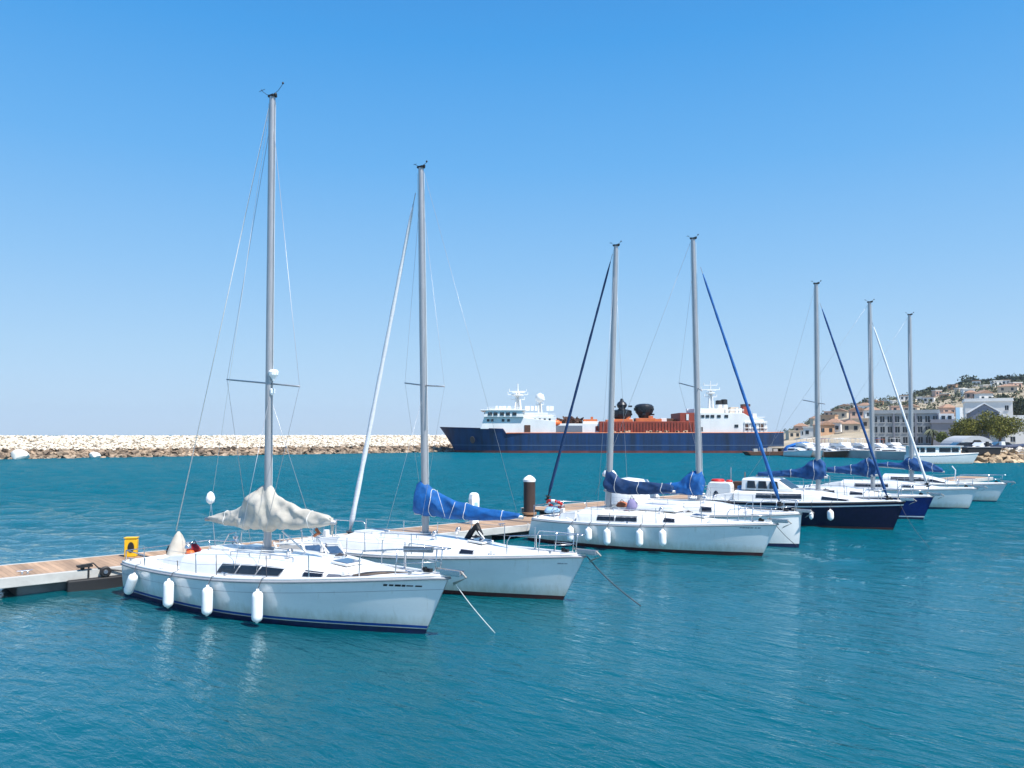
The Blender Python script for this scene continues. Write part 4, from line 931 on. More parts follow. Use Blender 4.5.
def lifebuoy(bt, p, label, r=.26):
    t = empty('lifebuoy', bt.W(p), bt.head, label, 'lifebuoy'); n_ = 24
    for k in range(4):
        b = MB(); b.tube([(r*math.cos(a), .0, r*math.sin(a)) for a in np.linspace(k*1.571, k*1.571+1.10, 8)], .055, 8); b.build('red_section', RED, t, smooth=True)
        b = MB(); b.tube([(r*math.cos(a), .0, r*math.sin(a)) for a in np.linspace(k*1.571+1.10, k*1.571+1.571, 5)], .055, 8); b.build('white_section', PVC, t, smooth=True)
    t.rotation_euler = (R(60), 0, bt.head)
lifebuoy(B3, B3.P(555, 504, .1), 'red and white lifebuoy on the stern of the navy covered yacht', .30)
bag(B3.W(B3.P(552, 513, -.1)), (.30, .2, .28), LBLUE, 'light blue bag under the lifebuoy on the yacht stern', 21)
bag(B3.W(B3.P(561, 521, -.4)), (.24, .18, .24), TERRA, 'terracotta coloured bag on the stern deck below the blue bag', 22)
bag(B3.W(B3.P(632, 510, -.2)), (.20, .16, .42), PURPLE, 'mauve towel bundle on the cabin roof right of the mast', 23)
bag(B3.W(B3.P(622, 507, .3)), (.22, .2, .22), TERRA, 'brown bundle on the cabin roof just right of the mast', 24)
b = MB(); b.box(B3.P(660, 507, .2), (1.6, .9, .22), taper=.8); b.build('companion_hatch', WHITE, B3.root, bevel=.05)

# ---------------------------------------------------------------- boat 4 behind: blue cover on the tall right mast
B4 = Boat('sailing_yacht', 799, 546, 8.3, HEAD, 'white yacht half hidden behind the navy covered one with blue furled sail', 'yacht', GRP)
H4 = Hull(8.3, 2.9, .95, 1.18, .12, trs=.78, full=2.6)
hull_parts(H4, B4.root, WHITE, BLUEAF, .08); deck_part(H4, B4.root, (.05, .22), .45)
C4 = Cabin(H4, .24, .90, .70, .40, nose=.5); C4.build(B4.root)
C4.window(B4.root, .30, .52, .3, .75); C4.window(B4.root, .6, .65, .35, .8)
mb_, mt_ = B4.P(700, 508), B4.P(693, 239); mb_.z = C4.top(.56)-.02
mast(B4, mb_, mt_, .105, spreaders=((B4.P(698, 388), B4.P(679, 383, .3)), (B4.P(698, 388), B4.P(702, 391, -.6))))
furled(B4, B4.P(700.5, 267), B4.P(782, 509), .07, BLUEC)
wire(B4, 'backstay', [mt_+Vector((-.1, 0, -.1)), (.1, 0, 1.5)], .006)
wire(B4, 'shroud', [B4.P(694, 262), B4.P(679, 383, .3), (mb_.x, 1.3, 1.1)], .005)
cover(B4, [(640, 484, 493), (655, 484, 494), (668, 483, 494), (680, 481, 494), (688, 474, 495), (696, 470, 496), (703, 472, 495)], BLUEC, seed=17, fold=7, wr=.04)
stanchions(B4, H4, (.14, .30, .47, .62, .76), -1); stanchions(B4, H4, (.14, .30, .47, .62, .76), 1)
pulpit(B4, H4, .80, .45); anchor_gear(B4, H4)
b = MB(); b.loft([[(x, y*w_, 1.2+z*h) for y, z in ((-1, 0), (-.95, .6), (-.6, .95), (0, 1), (.6, .95), (.95, .6), (1, 0))] for x, w_, h in ((1.0, .85, .95), (1.6, .9, 1.05), (2.2, .92, 1.0), (2.6, .9, .45))], closed=False); b.build('sprayhood', WHITE, B4.root, smooth=True)
b = MB(); b.lathe((.6, .3, 2.2), [(.1, 0), (.28, .05), (.30, .16), (.2, .28), (.05, .32)], 16); b.build('radar_dome', PVC, B4.root, smooth=True)
b = MB(); b.tube([(.6, .3, .9), (.6, .3, 2.22)], .03); b.build('radar_pole', STEEL, B4.root)
water_line('mooring_rope', B3.W((9.0, 0, 1.0)), on_ground(797, 546), 'thin dark rope from the navy covered yacht bow towards the white bow behind', .05, .010, mat('dark_rope', (.06, .06, .07), .8))

# ---------------------------------------------------------------- boat 5: dark navy hull motor sailer
B5 = Boat('motor_sailer', 893, 530, 8.7, HEAD, 'dark navy hulled motor sailer with white wheelhouse and blue boom cover', 'yacht', GRP)
H5 = Hull(8.7, 3.0, 1.0, 1.22, .50, trs=.8)
hull_parts(H5, B5.root, NAVYH, REDAF, .10, WSTRIPE, lambda t: float(H5.sheer(t))-.16, railm=BLACK); deck_part(H5, B5.root, (.05, .25), .5)
C5 = Cabin(H5, .26, .92, .74, .46, nose=.5); C5.build(B5.root)
C5.window(B5.root, .38, .60, .38, .80); C5.window(B5.root, .69, .80, .35, .75)
# wheelhouse with raked screen
wh0, wh1 = .34, .56; z0 = C5.top(.4)-.05; x0, x1 = H5.L*.30, H5.L*.56
b = MB(); rg = []
for x, h, w_ in ((x0, .50, .85), (x0+.1, .52, .86), (x1-.75, .50, .82), (x1, .02, .72)): rg.append([(x, -w_, z0), (x, -w_*.9, z0+h*.85), (x, -w_*.7, z0+h), (x, w_*.7, z0+h), (x, w_*.9, z0+h*.85), (x, w_, z0)])
b.loft(rg); wo = b.build('wheelhouse', WHITE, B5.root, smooth=True, angle=30)
for k in range(3):
    xa = x0+.25+k*.5; b = MB(); b.add([(xa, -.872, z0+.08), (xa+.40, -.872, z0+.08), (xa+.33, -.82, z0+.40), (xa+.02, -.82, z0+.40), (xa, -.80, z0+.08), (xa+.40, -.80, z0+.08), (xa+.33, -.76, z0+.40), (xa+.02, -.76, z0+.40)], [(0, 1, 2, 3), (0, 4, 5, 1), (1, 5, 6, 2), (2, 6, 7, 3), (3, 7, 4, 0)]); b.build('side_window', GLASS, wo)
for k in range(3):
    y0 = -.56+k*.40; b = MB(); dz = .012
    b.add([(x1-.66, y0, z0+.45+dz), (x1-.66, y0+.33, z0+.45+dz), (x1-.10, y0+.33, z0+.095+dz), (x1-.10, y0, z0+.095+dz), (x1-.66, y0, z0+.40), (x1-.66, y0+.33, z0+.40), (x1-.10, y0+.33, z0+.04), (x1-.10, y0, z0+.04)], [(0, 1, 2, 3), (0, 4, 5, 1), (1, 5, 6, 2), (2, 6, 7, 3), (3, 7, 4, 0)]); b.build('windscreen', GLASS, wo)
mb_, mt_ = B5.P(818.5, 500), B5.P(816, 284); mb_.z = C5.top(.65)-.03
mast(B5, mb_, mt_, .10, spreaders=((B5.P(818, 403), B5.P(803, 400, .3)), (B5.P(818, 403), B5.P(825, 404, -.4))))
furled(B5, B5.P(820, 303), B5.P(889, 502), .062, ROYALC)
wire(B5, 'backstay', [mt_, B5.P(757, 500)], .005); wire(B5, 'shroud', [B5.P(817, 300), (mb_.x, 1.3, 1.2)], .005)
cover(B5, [(758, 472, 476), (772, 471, 476.5), (790, 469.5, 477), (802, 467, 478), (810, 461, 479.5), (818, 459, 480.5), (825.5, 463, 478)], ROYALC, seed=23, fold=7, wr=.04)
stanchions(B5, H5, (.14, .30, .47, .62, .76, .86), -1); stanchions(B5, H5, (.14, .30, .47, .62, .76, .86), 1)
pulpit(B5, H5, .86, .5); pushpit(B5, H5, .5); anchor_gear(B5, H5)
fender(B5, H5, 831.5, .42, .13, 'white fender hanging on the dark navy hull', rope_up=.1, drop=.30)
fender(B5, H5, 812, .30, .09, 'small grey white fender left of the other on the navy hull', rope_up=.1, drop=.38)
b = MB(); q = B5.P(758, 497, 0); b.box(q+Vector((-.5, 0, .25)), (.55, 1.2, .55)); b.build('blue_tarpaulin', mat('mid_blue_tarp', (.05, .20, .42), .7), B5.root, bevel=.06)
b = MB(); q = B5.P(740, 497, 0); b.box(q+Vector((0, 0, .35)), (.5, .5, .75)); b.build('brown_locker', BROWN, B5.root, bevel=.03)
q = B5.P(762, 485, .2); b = MB(); b.lathe(q, [(.10, -.55), (.12, -.15), (.26, -.05), (.28, .15), (.20, .30), (.08, .34)], 14, axis=(-.35, 0, 1), sx=1.3); t = b.build('outboard_cover', LBLUE, B5.root, smooth=True)
b = MB(); b.box(q+Vector((.02, -.22, -.02)), (.30, .18, .10)); b.build('outboard_trim', BLACK, t)
for u, v in ((731, 467), (745, 472)):
    b = MB(); a0 = B5.P(u, 500, .2); b.tube([a0, B5.P(u, v, .2)], .022, 6); b.build('antenna', TEAK if u > 740 else STEEL, B5.root)
# white stern console with red lids
q = B5.P(722, 506, -.2); t = empty('console', B5.W(q), B5.head, 'white moulded console with red lids at the stern of the navy hull', 'console')
zt = B5.P(722, 481.5, -.2).z-q.z
b = MB(); b.prism([(-.72, 0), (.62, 0), (.60, zt*.9), (.50, zt), (-.42, zt), (-.52, zt*.9)], -.45, .45); bo = b.build('body', WHITE, t, bevel=.06)
b = MB(); b.lathe((-.18, 0, zt), [(.30, -.04), (.31, .06), (.26, .11), (.1, .12)], 16, sx=1, sy=1.1); b.build('red_lid', RED, t, smooth=True)
b = MB(); b.lathe((.36, 0, zt), [(.15, -.04), (.16, .05), (.1, .09)], 14); b.build('red_lid', RED, t, smooth=True)
b = MB(); b.lathe((-.12, -.44, zt*.42), [(.11, 0), (.13, .02), (.12, .035)], 16, axis=(0, -1, 0), sy=2.0); b.build('porthole', GLASS, t, smooth=True)

# ---------------------------------------------------------------- boats 6, 7 and 8
def yacht_far(u, v, L, label, topm, afm, mast_px, mast_top, cov, cm, fur=None, fm=None, fs=.95, fb=1.12, rig=True, seed=0, cabin_h=.38, spr=None, stripe=None, ov=.5):
    bt = Boat('sailing_yacht', u, v, L, HEAD, label, 'yacht', GRP); H = Hull(L, 2.9, fs, fb, ov, trs=.75)
    hull_parts(H, bt.root, topm, afm, .09, *( (WSTRIPE, lambda t: .13) if stripe else (None, None))); deck_part(H, bt.root)
    C = Cabin(H, .27, .92, .72, cabin_h, nose=.55); C.build(bt.root)
    C.window(bt.root, .36, .56, .35, .8); C.window(bt.root, .64, .70, .35, .8); hatch(bt, C, .75)
    mb_, mt_ = bt.P(mast_px[0], 490), bt.P(*mast_top); mb_.z = C.top(mb_.x/L)-.03
    mast(bt, mb_, mt_, .10, spreaders=[(bt.P(a, b_), bt.P(c_, d_, .3)) for a, b_, c_, d_ in (spr or [])])
    if fur: furled(bt, bt.P(*fur[0]), bt.P(*fur[1]), .065, fm)
    wire(bt, 'backstay', [mt_, (.2, 0, 1.6)], .005); wire(bt, 'shroud', [mt_+Vector((0, 0, -.5)), (mb_.x, -1.3, 1.1)], .005); wire(bt, 'shroud', [mt_+Vector((0, 0, -.5)), (mb_.x, 1.3, 1.1)], .005)
    cover(bt, cov, cm, seed=seed, fold=7, wr=.04)
    stanchions(bt, H, (.14, .30, .47, .62, .76, .86), -1); stanchions(bt, H, (.14, .30, .47, .62, .76, .86), 1)
    pulpit(bt, H, .86, .5); pushpit(bt, H); anchor_gear(bt, H); handrail(bt, C, .4, .6)
    return bt, H, C
SAILW = mat('white_sailcloth', (.72, .73, .75), .7)
B6, H6, C6 = yacht_far(923, 519.5, 8.5, 'royal blue hulled yacht with blue boom cover and white furled sail', BLUEH, BLUEAF, (873, 490), (869.5, 302.5),
    [(827, 467, 472), (842, 466, 473.5), (855, 464, 475), (864, 459.5, 476.5), (871, 456.5, 477), (876, 459, 476)], ROYALC, ((872, 322), (929, 489)), SAILW, seed=31, stripe=True)
B7, H7, C7 = yacht_far(968, 509.5, 8.5, 'white yacht with cover on both sides of its mast beyond the blue hull', HULLW, BLUEAF, (912, 480), (909.5, 315),
    [(877, 463, 466.5), (890, 462, 467), (901, 462.5, 468), (908, 457, 470), (914, 457.5, 471), (921, 460, 471.5), (931, 463, 472), (943, 469, 472.5)], ROYALC, None, None, seed=37, fb=1.15)
def motor_boat(bt, H, H_h=.75, m=HULLW, af=BLUEAF, detail=True, cab=(.25, .78)):
    hull_parts(H, bt.root, m, af, .08); deck_part(H, bt.root, None)
    C = Cabin(H, cab[0], cab[1], .72, H_h, nose=.55); C.build(bt.root); C.window(bt.root, cab[0]+.06, cab[0]+.36*(cab[1]-cab[0])/.5, .42, .85)
    C.window(bt.root, cab[0]+.62*(cab[1]-cab[0]), cab[0]+.8*(cab[1]-cab[0]), .40, .80); return C
B8 = Boat('motor_boat', 996, 502, 8.0, HEAD, 'white motor boat with steel bow rail, farthest in the moored row', 'boat'); H8 = Hull(8.0, 2.9, .95, 1.12, .6, trs=.85)
C8 = motor_boat(B8, H8, .5); pulpit(B8, H8, .74, .5); stanchions(B8, H8, (.3, .45, .6, .74), -1); anchor_gear(B8, H8)
b = MB(); b.tube([B8.P(955, 480), B8.P(955.5, 470), B8.P(952, 466)], .03, 6); b.build('davit', WHITE, B8.root)
water_line('mooring_rope', B5.W((9.0, 0, 1.1)).lerp(B5.W((9.0, 0, 1.1)), 0), on_ground(930, 548), 'thin rope dropping from the dark navy bow into the water', .2, .008, mat('dark_rope', (.06, .06, .07), .8))

def coil(bt, p, r=.16, turns=4, m=WIREL, name='coiled_line'):
    b = MB(); p = Vector(p); b.tube([p+Vector((math.cos(a)*(r-.010*a), math.sin(a)*(r-.010*a), .02+.003*a)) for a in np.linspace(0, 6.28*turns, 14*turns)], .012, 5); b.build(name, m, bt.root)
def wheel_and_pedestal(bt, x, z):
    b = MB(); b.box((x, 0, z+.35), (.18, .2, .8), taper=.7); pe = b.build('helm_pedestal', WHITE, bt.root, bevel=.02)
    b = MB(); b.tube([(x-.16, .42*math.cos(a), z+.62+.42*math.sin(a)) for a in np.linspace(0, 6.283, 25)], .014, 6)
    for k in range(5): b.tube([(x-.16, 0, z+.62), (x-.16, .42*math.cos(k*1.257), z+.62+.42*math.sin(k*1.257))], .008, 5)
    b.build('wheel', STEEL, pe)
def running_lines(bt, H, C, mx):
    for y in (-.32, -.22, .25):
        b = MB(); b.tube([(mx, y*.4, C.top(min(.9, mx/H.L))+.03), (mx-.8, y, C.top((mx-.8)/H.L)+.02), (H.edge(C.a)[0]+.15, y*1.3, C.top(C.a+.02)+.02)], .009, 5); b.build('running_line', WIREL if y < 0 else GREYRAIL, bt.root)
def vent(bt, C, t, y):
    x = C.H.edge(t)[0]; z = C.top(t)-.02; b = MB(); b.tube([(x, y, z), (x, y, z+.10), (x+.03, y, z+.15), (x+.10, y, z+.16)], [.05, .045, .05, .06], 10); b.build('dorade_vent', STEEL, bt.root, smooth=True)
for bt, H, C, mx in ((B1, H1, C1, 4.8), (B2, H2, C2, 5.1), (B3, H3, C3, 3.1), (B4, H4, C4, 4.6), (B5, H5, C5, 5.6)):
    running_lines(bt, H, C, mx); vent(bt, C, .60, .5); vent(bt, C, .60, -.5)
    sh = float(H.sheer(.12))
    if bt is not B1: wheel_and_pedestal(bt, H.L*.11, sh-.40)
    coil(bt, Vector(H.edge(.80, .03, -.30)), .14); coil(bt, Vector(H.edge(.20, .05, -.25)), .13, 3); coil(bt, (H.edge(.68)[0], .35, C.top(.68)), .15, 3, mat('dark_rope', (.06, .06, .07), .8))
    b = MB(); x = H.edge(C.a)[0]; z = float(H.sheer(C.a)); b.box((x-.02, 0, z+.06), (.05, .62, .62)); b.build('companionway', GLASS, bt.root)
    b = MB(); b.box((x+.35, 0, z+C.h+.07), (.75, .7, .06)); b.build('sliding_hatch', WHITE, bt.root, bevel=.015)
# ---------------------------------------------------------------- pontoon
NA = on_ground(0, 578.8, .5); NB = on_ground(539, 523.6, .5); pd = (NB-NA).normalized()
WOOD = mat('pontoon_planks', (.45, .295, .185), .75, var=.42, scale=.9, bump=.2, bscale=8, stretch=(3, .5, 1))
def plank_mat(m, width=.14):
    n = m.node_tree.nodes; l = m.node_tree.links; bs = n['Principled BSDF']; src = bs.inputs['Base Color'].links[0].from_socket
    tc = n.new('ShaderNodeTexCoord'); sx = n.new('ShaderNodeSeparateXYZ'); l.new(tc.outputs['Object'], sx.inputs[0])
    dv = n.new('ShaderNodeMath'); dv.operation = 'DIVIDE'; dv.inputs[1].default_value = width; l.new(sx.outputs['X'], dv.inputs[0])
    fl = n.new('ShaderNodeMath'); fl.operation = 'FLOOR'; l.new(dv.outputs[0], fl.inputs[0])
    wn = n.new('ShaderNodeTexWhiteNoise'); wn.noise_dimensions = '1D'; l.new(fl.outputs[0], wn.inputs['W'])
    fr = n.new('ShaderNodeMath'); fr.operation = 'FRACT'; l.new(dv.outputs[0], fr.inputs[0])
    gp = n.new('ShaderNodeMath'); gp.operation = 'GREATER_THAN'; gp.inputs[1].default_value = .06; l.new(fr.outputs[0], gp.inputs[0])
    mr = n.new('ShaderNodeMapRange'); mr.inputs[3].default_value = .78; mr.inputs[4].default_value = 1.12; l.new(wn.outputs[0], mr.inputs[0])
    mu = n.new('ShaderNodeMath'); mu.operation = 'MULTIPLY'; l.new(mr.outputs[0], mu.inputs[0]); 
    g2 = n.new('ShaderNodeMapRange'); g2.inputs[3].default_value = .35; g2.inputs[4].default_value = 1; l.new(gp.outputs[0], g2.inputs[0]); l.new(g2.outputs[0], mu.inputs[1])
    vm = n.new('ShaderNodeVectorMath'); vm.operation = 'SCALE'; l.new(src, vm.inputs[0]); l.new(mu.outputs[0], vm.inputs['Scale']); l.new(vm.outputs[0], bs.inputs['Base Color'])
plank_mat(WOOD)
CONC = mat('pale_concrete', (.50, .49, .46), .8, var=.22, scale=1.2, bump=.2, bscale=12)
FLOAT = mat('float_concrete', (.10, .12, .13), .8, var=.4, scale=2)
PW = 2.35
def pontoon(name, o, length, width, label, ztop=.5, floats=True):
    t = empty(name, o, math.atan2(pd.y, pd.x), label, 'pontoon', None)
    b = MB(); b.box((length/2, width/2, ztop-.03), (length, width-.22, .06)); b.build('deck', WOOD, t)
    for y in (.055, width-.055):
        b = MB(); b.box((length/2, y, ztop-.12), (length, .11, .25)); b.build('edge_beam', CONC, t, bevel=.015)
    b = MB(); b.box((length/2, .012, ztop-.10), (length-.02, .02, .05)); b.build('rubbing_strip', mat('pale_strip', (.7, .7, .68), .6), t)
    k = 0; x = 1.0
    while floats and x < length-3:
        b = MB(); b.box((x+2.1, width/2, ztop-.2-.30), (4.2, width-.45, .58)); b.build('float', FLOAT, t, bevel=.04); x += 5.6
    return t
po = Vector((NA.x, NA.y, 0)) - pd*23
PT = pontoon('pontoon', po, 92, PW, 'long floating pontoon with timber deck and pale edges beneath the yacht sterns')
def on_pont(s_, w_, z=.5): n_ = Vector((-pd.y, pd.x, 0)); v = po + pd*s_ + n_*w_; v.z = z; return v
def pont_s(u, v, z=.5): p = on_ground(u, v, z); return (p-po).dot(pd), (p-po).dot(Vector((-pd.y, pd.x, 0)))
s_, w_ = pont_s(566, 512); 
pontoon('side_pontoon', on_pont(s_-.3, PW+.35, 0), 13, 2.6, 'short wider pontoon section lying behind the brown mooring pile', .52)
# cleats, fender block, reel, yellow box
for u in (25, 300, 395, 500):
    p = on_ground(u, 578.8-(55.2/539)*u-1.5, .5); s_, w_ = pont_s(u, 578.8-(55.2/539)*u-1.5)
    o = empty('mooring_cleat', on_pont(s_, .28, .5), math.atan2(pd.y, pd.x), {25: 'steel cleat on the pontoon edge near the left border', 300: 'steel cleat on the pontoon behind the windscreen of the nearest yacht', 395: 'steel cleat on the pontoon behind the blue covered yacht mast', 500: 'steel cleat on the pontoon beyond the end of the bright blue cover'}[u], 'cleat', 'cleats along the pontoon edge')
    b = MB(); b.box((-.06, 0, .04), (.04, .05, .08)); b.box((.06, 0, .04), (.04, .05, .08)); b.build('foot', STEEL, o)
    b = MB(); b.tube([(-.18, 0, .10), (-.1, 0, .09), (.1, 0, .09), (.18, 0, .10)], [.012, .022, .022, .012], 8); b.build('horn', STEEL, o)
s_, w_ = pont_s(88, 571.5)
t = empty('mooring_bracket', on_pont(s_, 0, .5), math.atan2(pd.y, pd.x), 'black bracket and hanging rubber block on the pontoon edge left of the nearest yacht', 'bracket')
b = MB(); b.box((0, .02, .10), (.34, .16, .05)); b.tube([(-.2, .05, .12), (.2, .05, .15), (.32, .0, .02), (.9, -.06, -.12)], .022, 6); b.tube([(-.05, .05, -.05), (-.05, .05, .14)], .05, 8); b.tube([(.08, -.02, .12), (.08, -.04, -.2)], .02, 6); b.build('bracket', BLACK, t)
b = MB(); b.box((.35, -.06, -.42), (1.55, .16, .42)); b.build('rubber_block', BLACK, t, bevel=.04)
s_, w_ = pont_s(112, 571.5); o = empty('hose_reel', on_pont(s_, -.06, .42), math.atan2(pd.y, pd.x), 'small round grey fitting fixed to the pontoon edge beside the nearest yacht stern', 'fitting')
b = MB(); b.lathe((0, 0, 0), [(.13, 0), (.14, .02), (.14, .07), (.11, .09)], 16, axis=(0, -1, 0)); b.build('drum', BLACK, o, smooth=True, angle=30)
b = MB(); b.lathe((0, -.09, 0), [(.06, 0), (.05, .02)], 12, axis=(0, -1, 0)); b.build('hub', STEEL, o)
s_, w_ = pont_s(131, 556.5); 
t = empty('safety_post', on_pont(s_, w_, .5), R(8), 'yellow safety box with black opening standing on the pontoon', 'safety box')
hb_ = .5*1.0
b = MB(); pb = [(-.16, 0), (.16, 0), (.17, .48), (.13, .52), (-.13, .52), (-.17, .48)]; b.prism(pb, -.10, .10); b.build('box', YELLOW, t, bevel=.02)
b = MB(); b.lathe((.02, -.10, .27), [(.085, 0), (.09, .008)], 16, axis=(0, -1, 0), sy=1.7); b.build('opening', BLACK, t)
b = MB(); b.box((0, 0, .535), (.36, .24, .03)); b.build('lid', YELLOW, t, bevel=.01)
for bt, H, tt, lab in ((B1, H1, .02, 'slack pale stern line of the nearest yacht at the pontoon'), (B2, H2, .02, 'stern line of the bright blue covered yacht at the pontoon'), (B3, H3, .02, 'stern line of the navy covered yacht at the pontoon')):
    for sd_ in (-1, 1):
        a = bt.W(H.edge(tt, .06, -.12, sd_)); k_ = (a-po).dot(pd)+sd_*-.5; c_ = on_pont(k_, .14, .54)
        b = MB(); b.tube([a.lerp(c_, q)-a+Vector((0, 0, -.12*4*q*(1-q))) for q in np.linspace(0, 1, 9)], .011, 5); o = b.build('stern_line', WIREL); o.location = a
        tag(o, lab + (', near side' if sd_ < 0 else ', far side'), 'rope', 'stern lines tied to the pontoon')
# pile and pedestal
s_, w_ = pont_s(533, 516.5); p = on_pont(s_, max(w_, PW+.0), 0)
t = empty('mooring_pile', p, 0, 'brown steel mooring pile with a white conical cap beside the pontoon', 'pile')
zt = at_depth(533, 480.5, p.y).z; b = MB(); b.lathe((0, 0, 0), [(.25, -2), (.25, zt)], 24); b.build('shaft', mat('rusty_brown_pile', (.055, .034, .030), .7, var=.5, scale=1.5, stretch=(2, 2, .5)), t, smooth=True, angle=40)
b = MB(); b.lathe((0, 0, zt), [(.26, -.05), (.27, .04), (.20, .13), (.06, .22), (.01, .23)], 24); b.build('cap', PVC, t, smooth=True, angle=40)
b = MB(); b.lathe((0, 0, .62), [(.26, -.05), (.31, -.04), (.31, .04), (.26, .05)], 20); b.build('pile_collar', TEAK, t, smooth=True, angle=30)
def pedestal(u, v, vt, label):
    s_, w_ = pont_s(u, v); w_ = min(max(w_, .3), PW-.35); p = on_pont(s_, w_, .5); t = empty('power_pedestal', p, math.atan2(pd.y, pd.x), label, 'pedestal', 'service pedestals on the pontoon')
    h = at_depth(u, vt, p.y).z-.5
    b = MB(); b.prism([(-.16, 0), (.16, 0), (.19, h*.8), (.15, h*.95), (.05, h), (-.05, h), (-.15, h*.95), (-.19, h*.8)], -.12, .12); b.build('body', PVC, t, bevel=.03)
    b = MB(); b.box((0, -.125, h*.62), (.16, .02, .18)); b.build('socket_panel', LBLUE, t); b = MB(); b.box((0, -.125, h*.3), (.1, .02, .1)); b.build('tap_panel', STEEL, t)
pedestal(474, 524, 492.5, 'white rounded service pedestal standing behind the bright blue boom cover')
pedestal(665, 500, 478, 'white service pedestal seen over the navy boom cover')

# ---------------------------------------------------------------- cargo ship
SY = 170.0; K = SY
NAVYS = mat('ship_navy_paint', (.001, .034, .125), .5, var=.3, scale=.5, stretch=(1.5, 1, .12), c2=(.004, .016, .045))
SREDB = mat('ship_red_boot', (.14, .03, .025), .6, var=.4, scale=.4)
RUSTR = mat('ship_red_oxide', (.27, .040, .018), .65, var=.35, scale=.35)
RUSTO = mat('ship_orange_paint', (.62, .17, .05), .6, var=.3, scale=.5)
SW = mat('ship_white_paint', (.78, .78, .76), .5, var=.12, scale=.4, stretch=(1, 1, .3))
SGL = mat('ship_window_glass', (.02, .025, .03), .2)
sroot = empty('cargo_ship', (0, 0, 0), 0, 'navy hulled cargo ship with white bridge forward and red cargo deck', 'ship')
bx = at_depth(453, 452.5, SY).x
sroot.location = (bx, SY+6.2, 0)
def sx(u): return at_depth(u, 440, SY).x-bx
def sz_(v): return at_depth(512, v, SY).z
LS = sx(786)
# ship hull runs bow at local x=0 to stern at LS
def ship_sec(x, z):
    u = x/LS; zz = z
    w_ = 6.2*min(1, (1-(1-min(1, max(0, x+3.2*0)/15.0))**2.2)**.8 if x > 0 else 0.0)
    if u > .9: w_ *= 1-.22*((u-.9)/.1)**2
    return w_
dk = lambda x: sz_(425.8)-.03*x if x < 0 else (np.interp(x, [0, 10.9, 11.4, 14, LS-6, LS], [sz_(426.6), sz_(428.6), sz_(433.4), sz_(433.2), sz_(433.0), sz_(432.6)]))
xsn = np.concatenate([np.linspace(0, 10.9, 14), [11.4], np.linspace(14, LS, 30)])
def ship_band(zt, zb, rows, name, m, off=0):
    b = MB()
    for side in (-1, 1):
        g = []
        for x in xsn:
            for j in range(rows+1):
                za, zb_ = zt(x), zb(x); z = za+(zb_-za)*j/rows; fl = max(0, z)/5.8
                w_ = ship_sec(x, z)*(1-(.35*(1-fl))*max(0, 1-x/16)) ; xo = -3.6*fl**1.2*max(0, 1-x/12)
                g.append((x+xo, side*(w_+off), z))
        m_ = rows+1; b.add(g, [(i*m_+j, (i+1)*m_+j, (i+1)*m_+j+1, i*m_+j+1) for i in range(len(xsn)-1) for j in range(rows)])
    x = LS; za, zb_ = zt(x), zb(x); b.add([(x, -ship_sec(x, 0), za), (x, ship_sec(x, 0), za), (x, ship_sec(x, 0), zb_), (x, -ship_sec(x, 0), zb_)], [(0, 1, 2, 3)])
    return b.build(name, m, sroot, smooth=True, angle=35)
ship_band(lambda x: float(dk(x)), lambda x: .45, 8, 'hull', NAVYS); ship_band(lambda x: .45, lambda x: -1.2, 2, 'boot_topping', SREDB)
ship_band(lambda x: sz_(445.3)+.05, lambda x: sz_(445.3)-.05, 1, 'rubbing_line', mat('ship_pale_line', (.10, .16, .26), .6), .03)
b = MB()
for side in (-1, 1): b.tube([(x-(2.7*max(0, 1-x/12)*(dk(x)/5.8)**1.2), side*ship_sec(x, 0)*.98, float(dk(x))+.05) for x in xsn if x > 11.3], .12, 6)
b.build('deck_edge', RUSTO, sroot)
b = MB(); g = []
for x in xsn: xo = -3.5*max(0, 1-x/12); g += [(x+xo, -ship_sec(x, 0), float(dk(x))-.25), (x+xo, ship_sec(x, 0), float(dk(x))-.25)]
b.add(g, [(2*i, 2*i+2, 2*i+3, 2*i+1) for i in range(len(xsn)-1)]); b.build('main_deck', RUSTR, sroot)
def sbox(u0, u1, v0, v1, name, m, y0=-5.6, y1=5.6, bevel=.05, parent=None, taper=None):
    x0, x1, za, zb = sx(u0), sx(u1), sz_(v1), sz_(v0)
    b = MB(); b.box(((x0+x1)/2, (y0+y1)/2, (za+zb)/2), (x1-x0, y1-y0, zb-za)); return b.build(name, m, parent or sroot, bevel=bevel)
def swin(par, us, v0, v1, w=1.6, y=-5.65, m=SGL, name='window'):
    for u in us:
        b = MB(); b.box((sx(u), y+.02, (sz_(v0)+sz_(v1))/2), (w/4.7, .12, abs(sz_(v0)-sz_(v1)))); b.build(name, m, par)
fs_ = sz_(416.5)
# forward deckhouse
b = MB(); b.prism([(sx(480), sz_(429)), (sx(484), sz_(417)), (sx(521), sz_(417)), (sx(556), sz_(421)), (sx(556), sz_(434)), (sx(503), sz_(434)), (sx(503), sz_(429))], -5.3, 5.3); dh = b.build('forward_deckhouse', SW, sroot, bevel=.08)
swin(dh, (488, 492, 503, 508.5), 419, 421.5, 2.6, -5.36); swin(dh, (526, 529), 425, 432, 3, -5.36, BROWN, 'door')
b = MB(); b.prism([(sx(483), sz_(417)), (sx(486), sz_(410.5)), (sx(522), sz_(410.5)), (sx(524), sz_(417))], -5.9, 5.9); br = b.build('bridge', SW, sroot, bevel=.06)
swin(br, (490, 495.5, 502, 508, 514.5), 412.3, 415.4, 4, -5.96)
for y in (-4.4, -2.2, 0, 2.2, 4.4):
    b = MB(); b.box((sx(484.6), y, sz_(413.8)), (.3, 1.3, .65)); b.build('window', SGL, br)
sbox(480, 526, 409.6, 410.6, 'bridge_roof', SW, -6.2, 6.2)
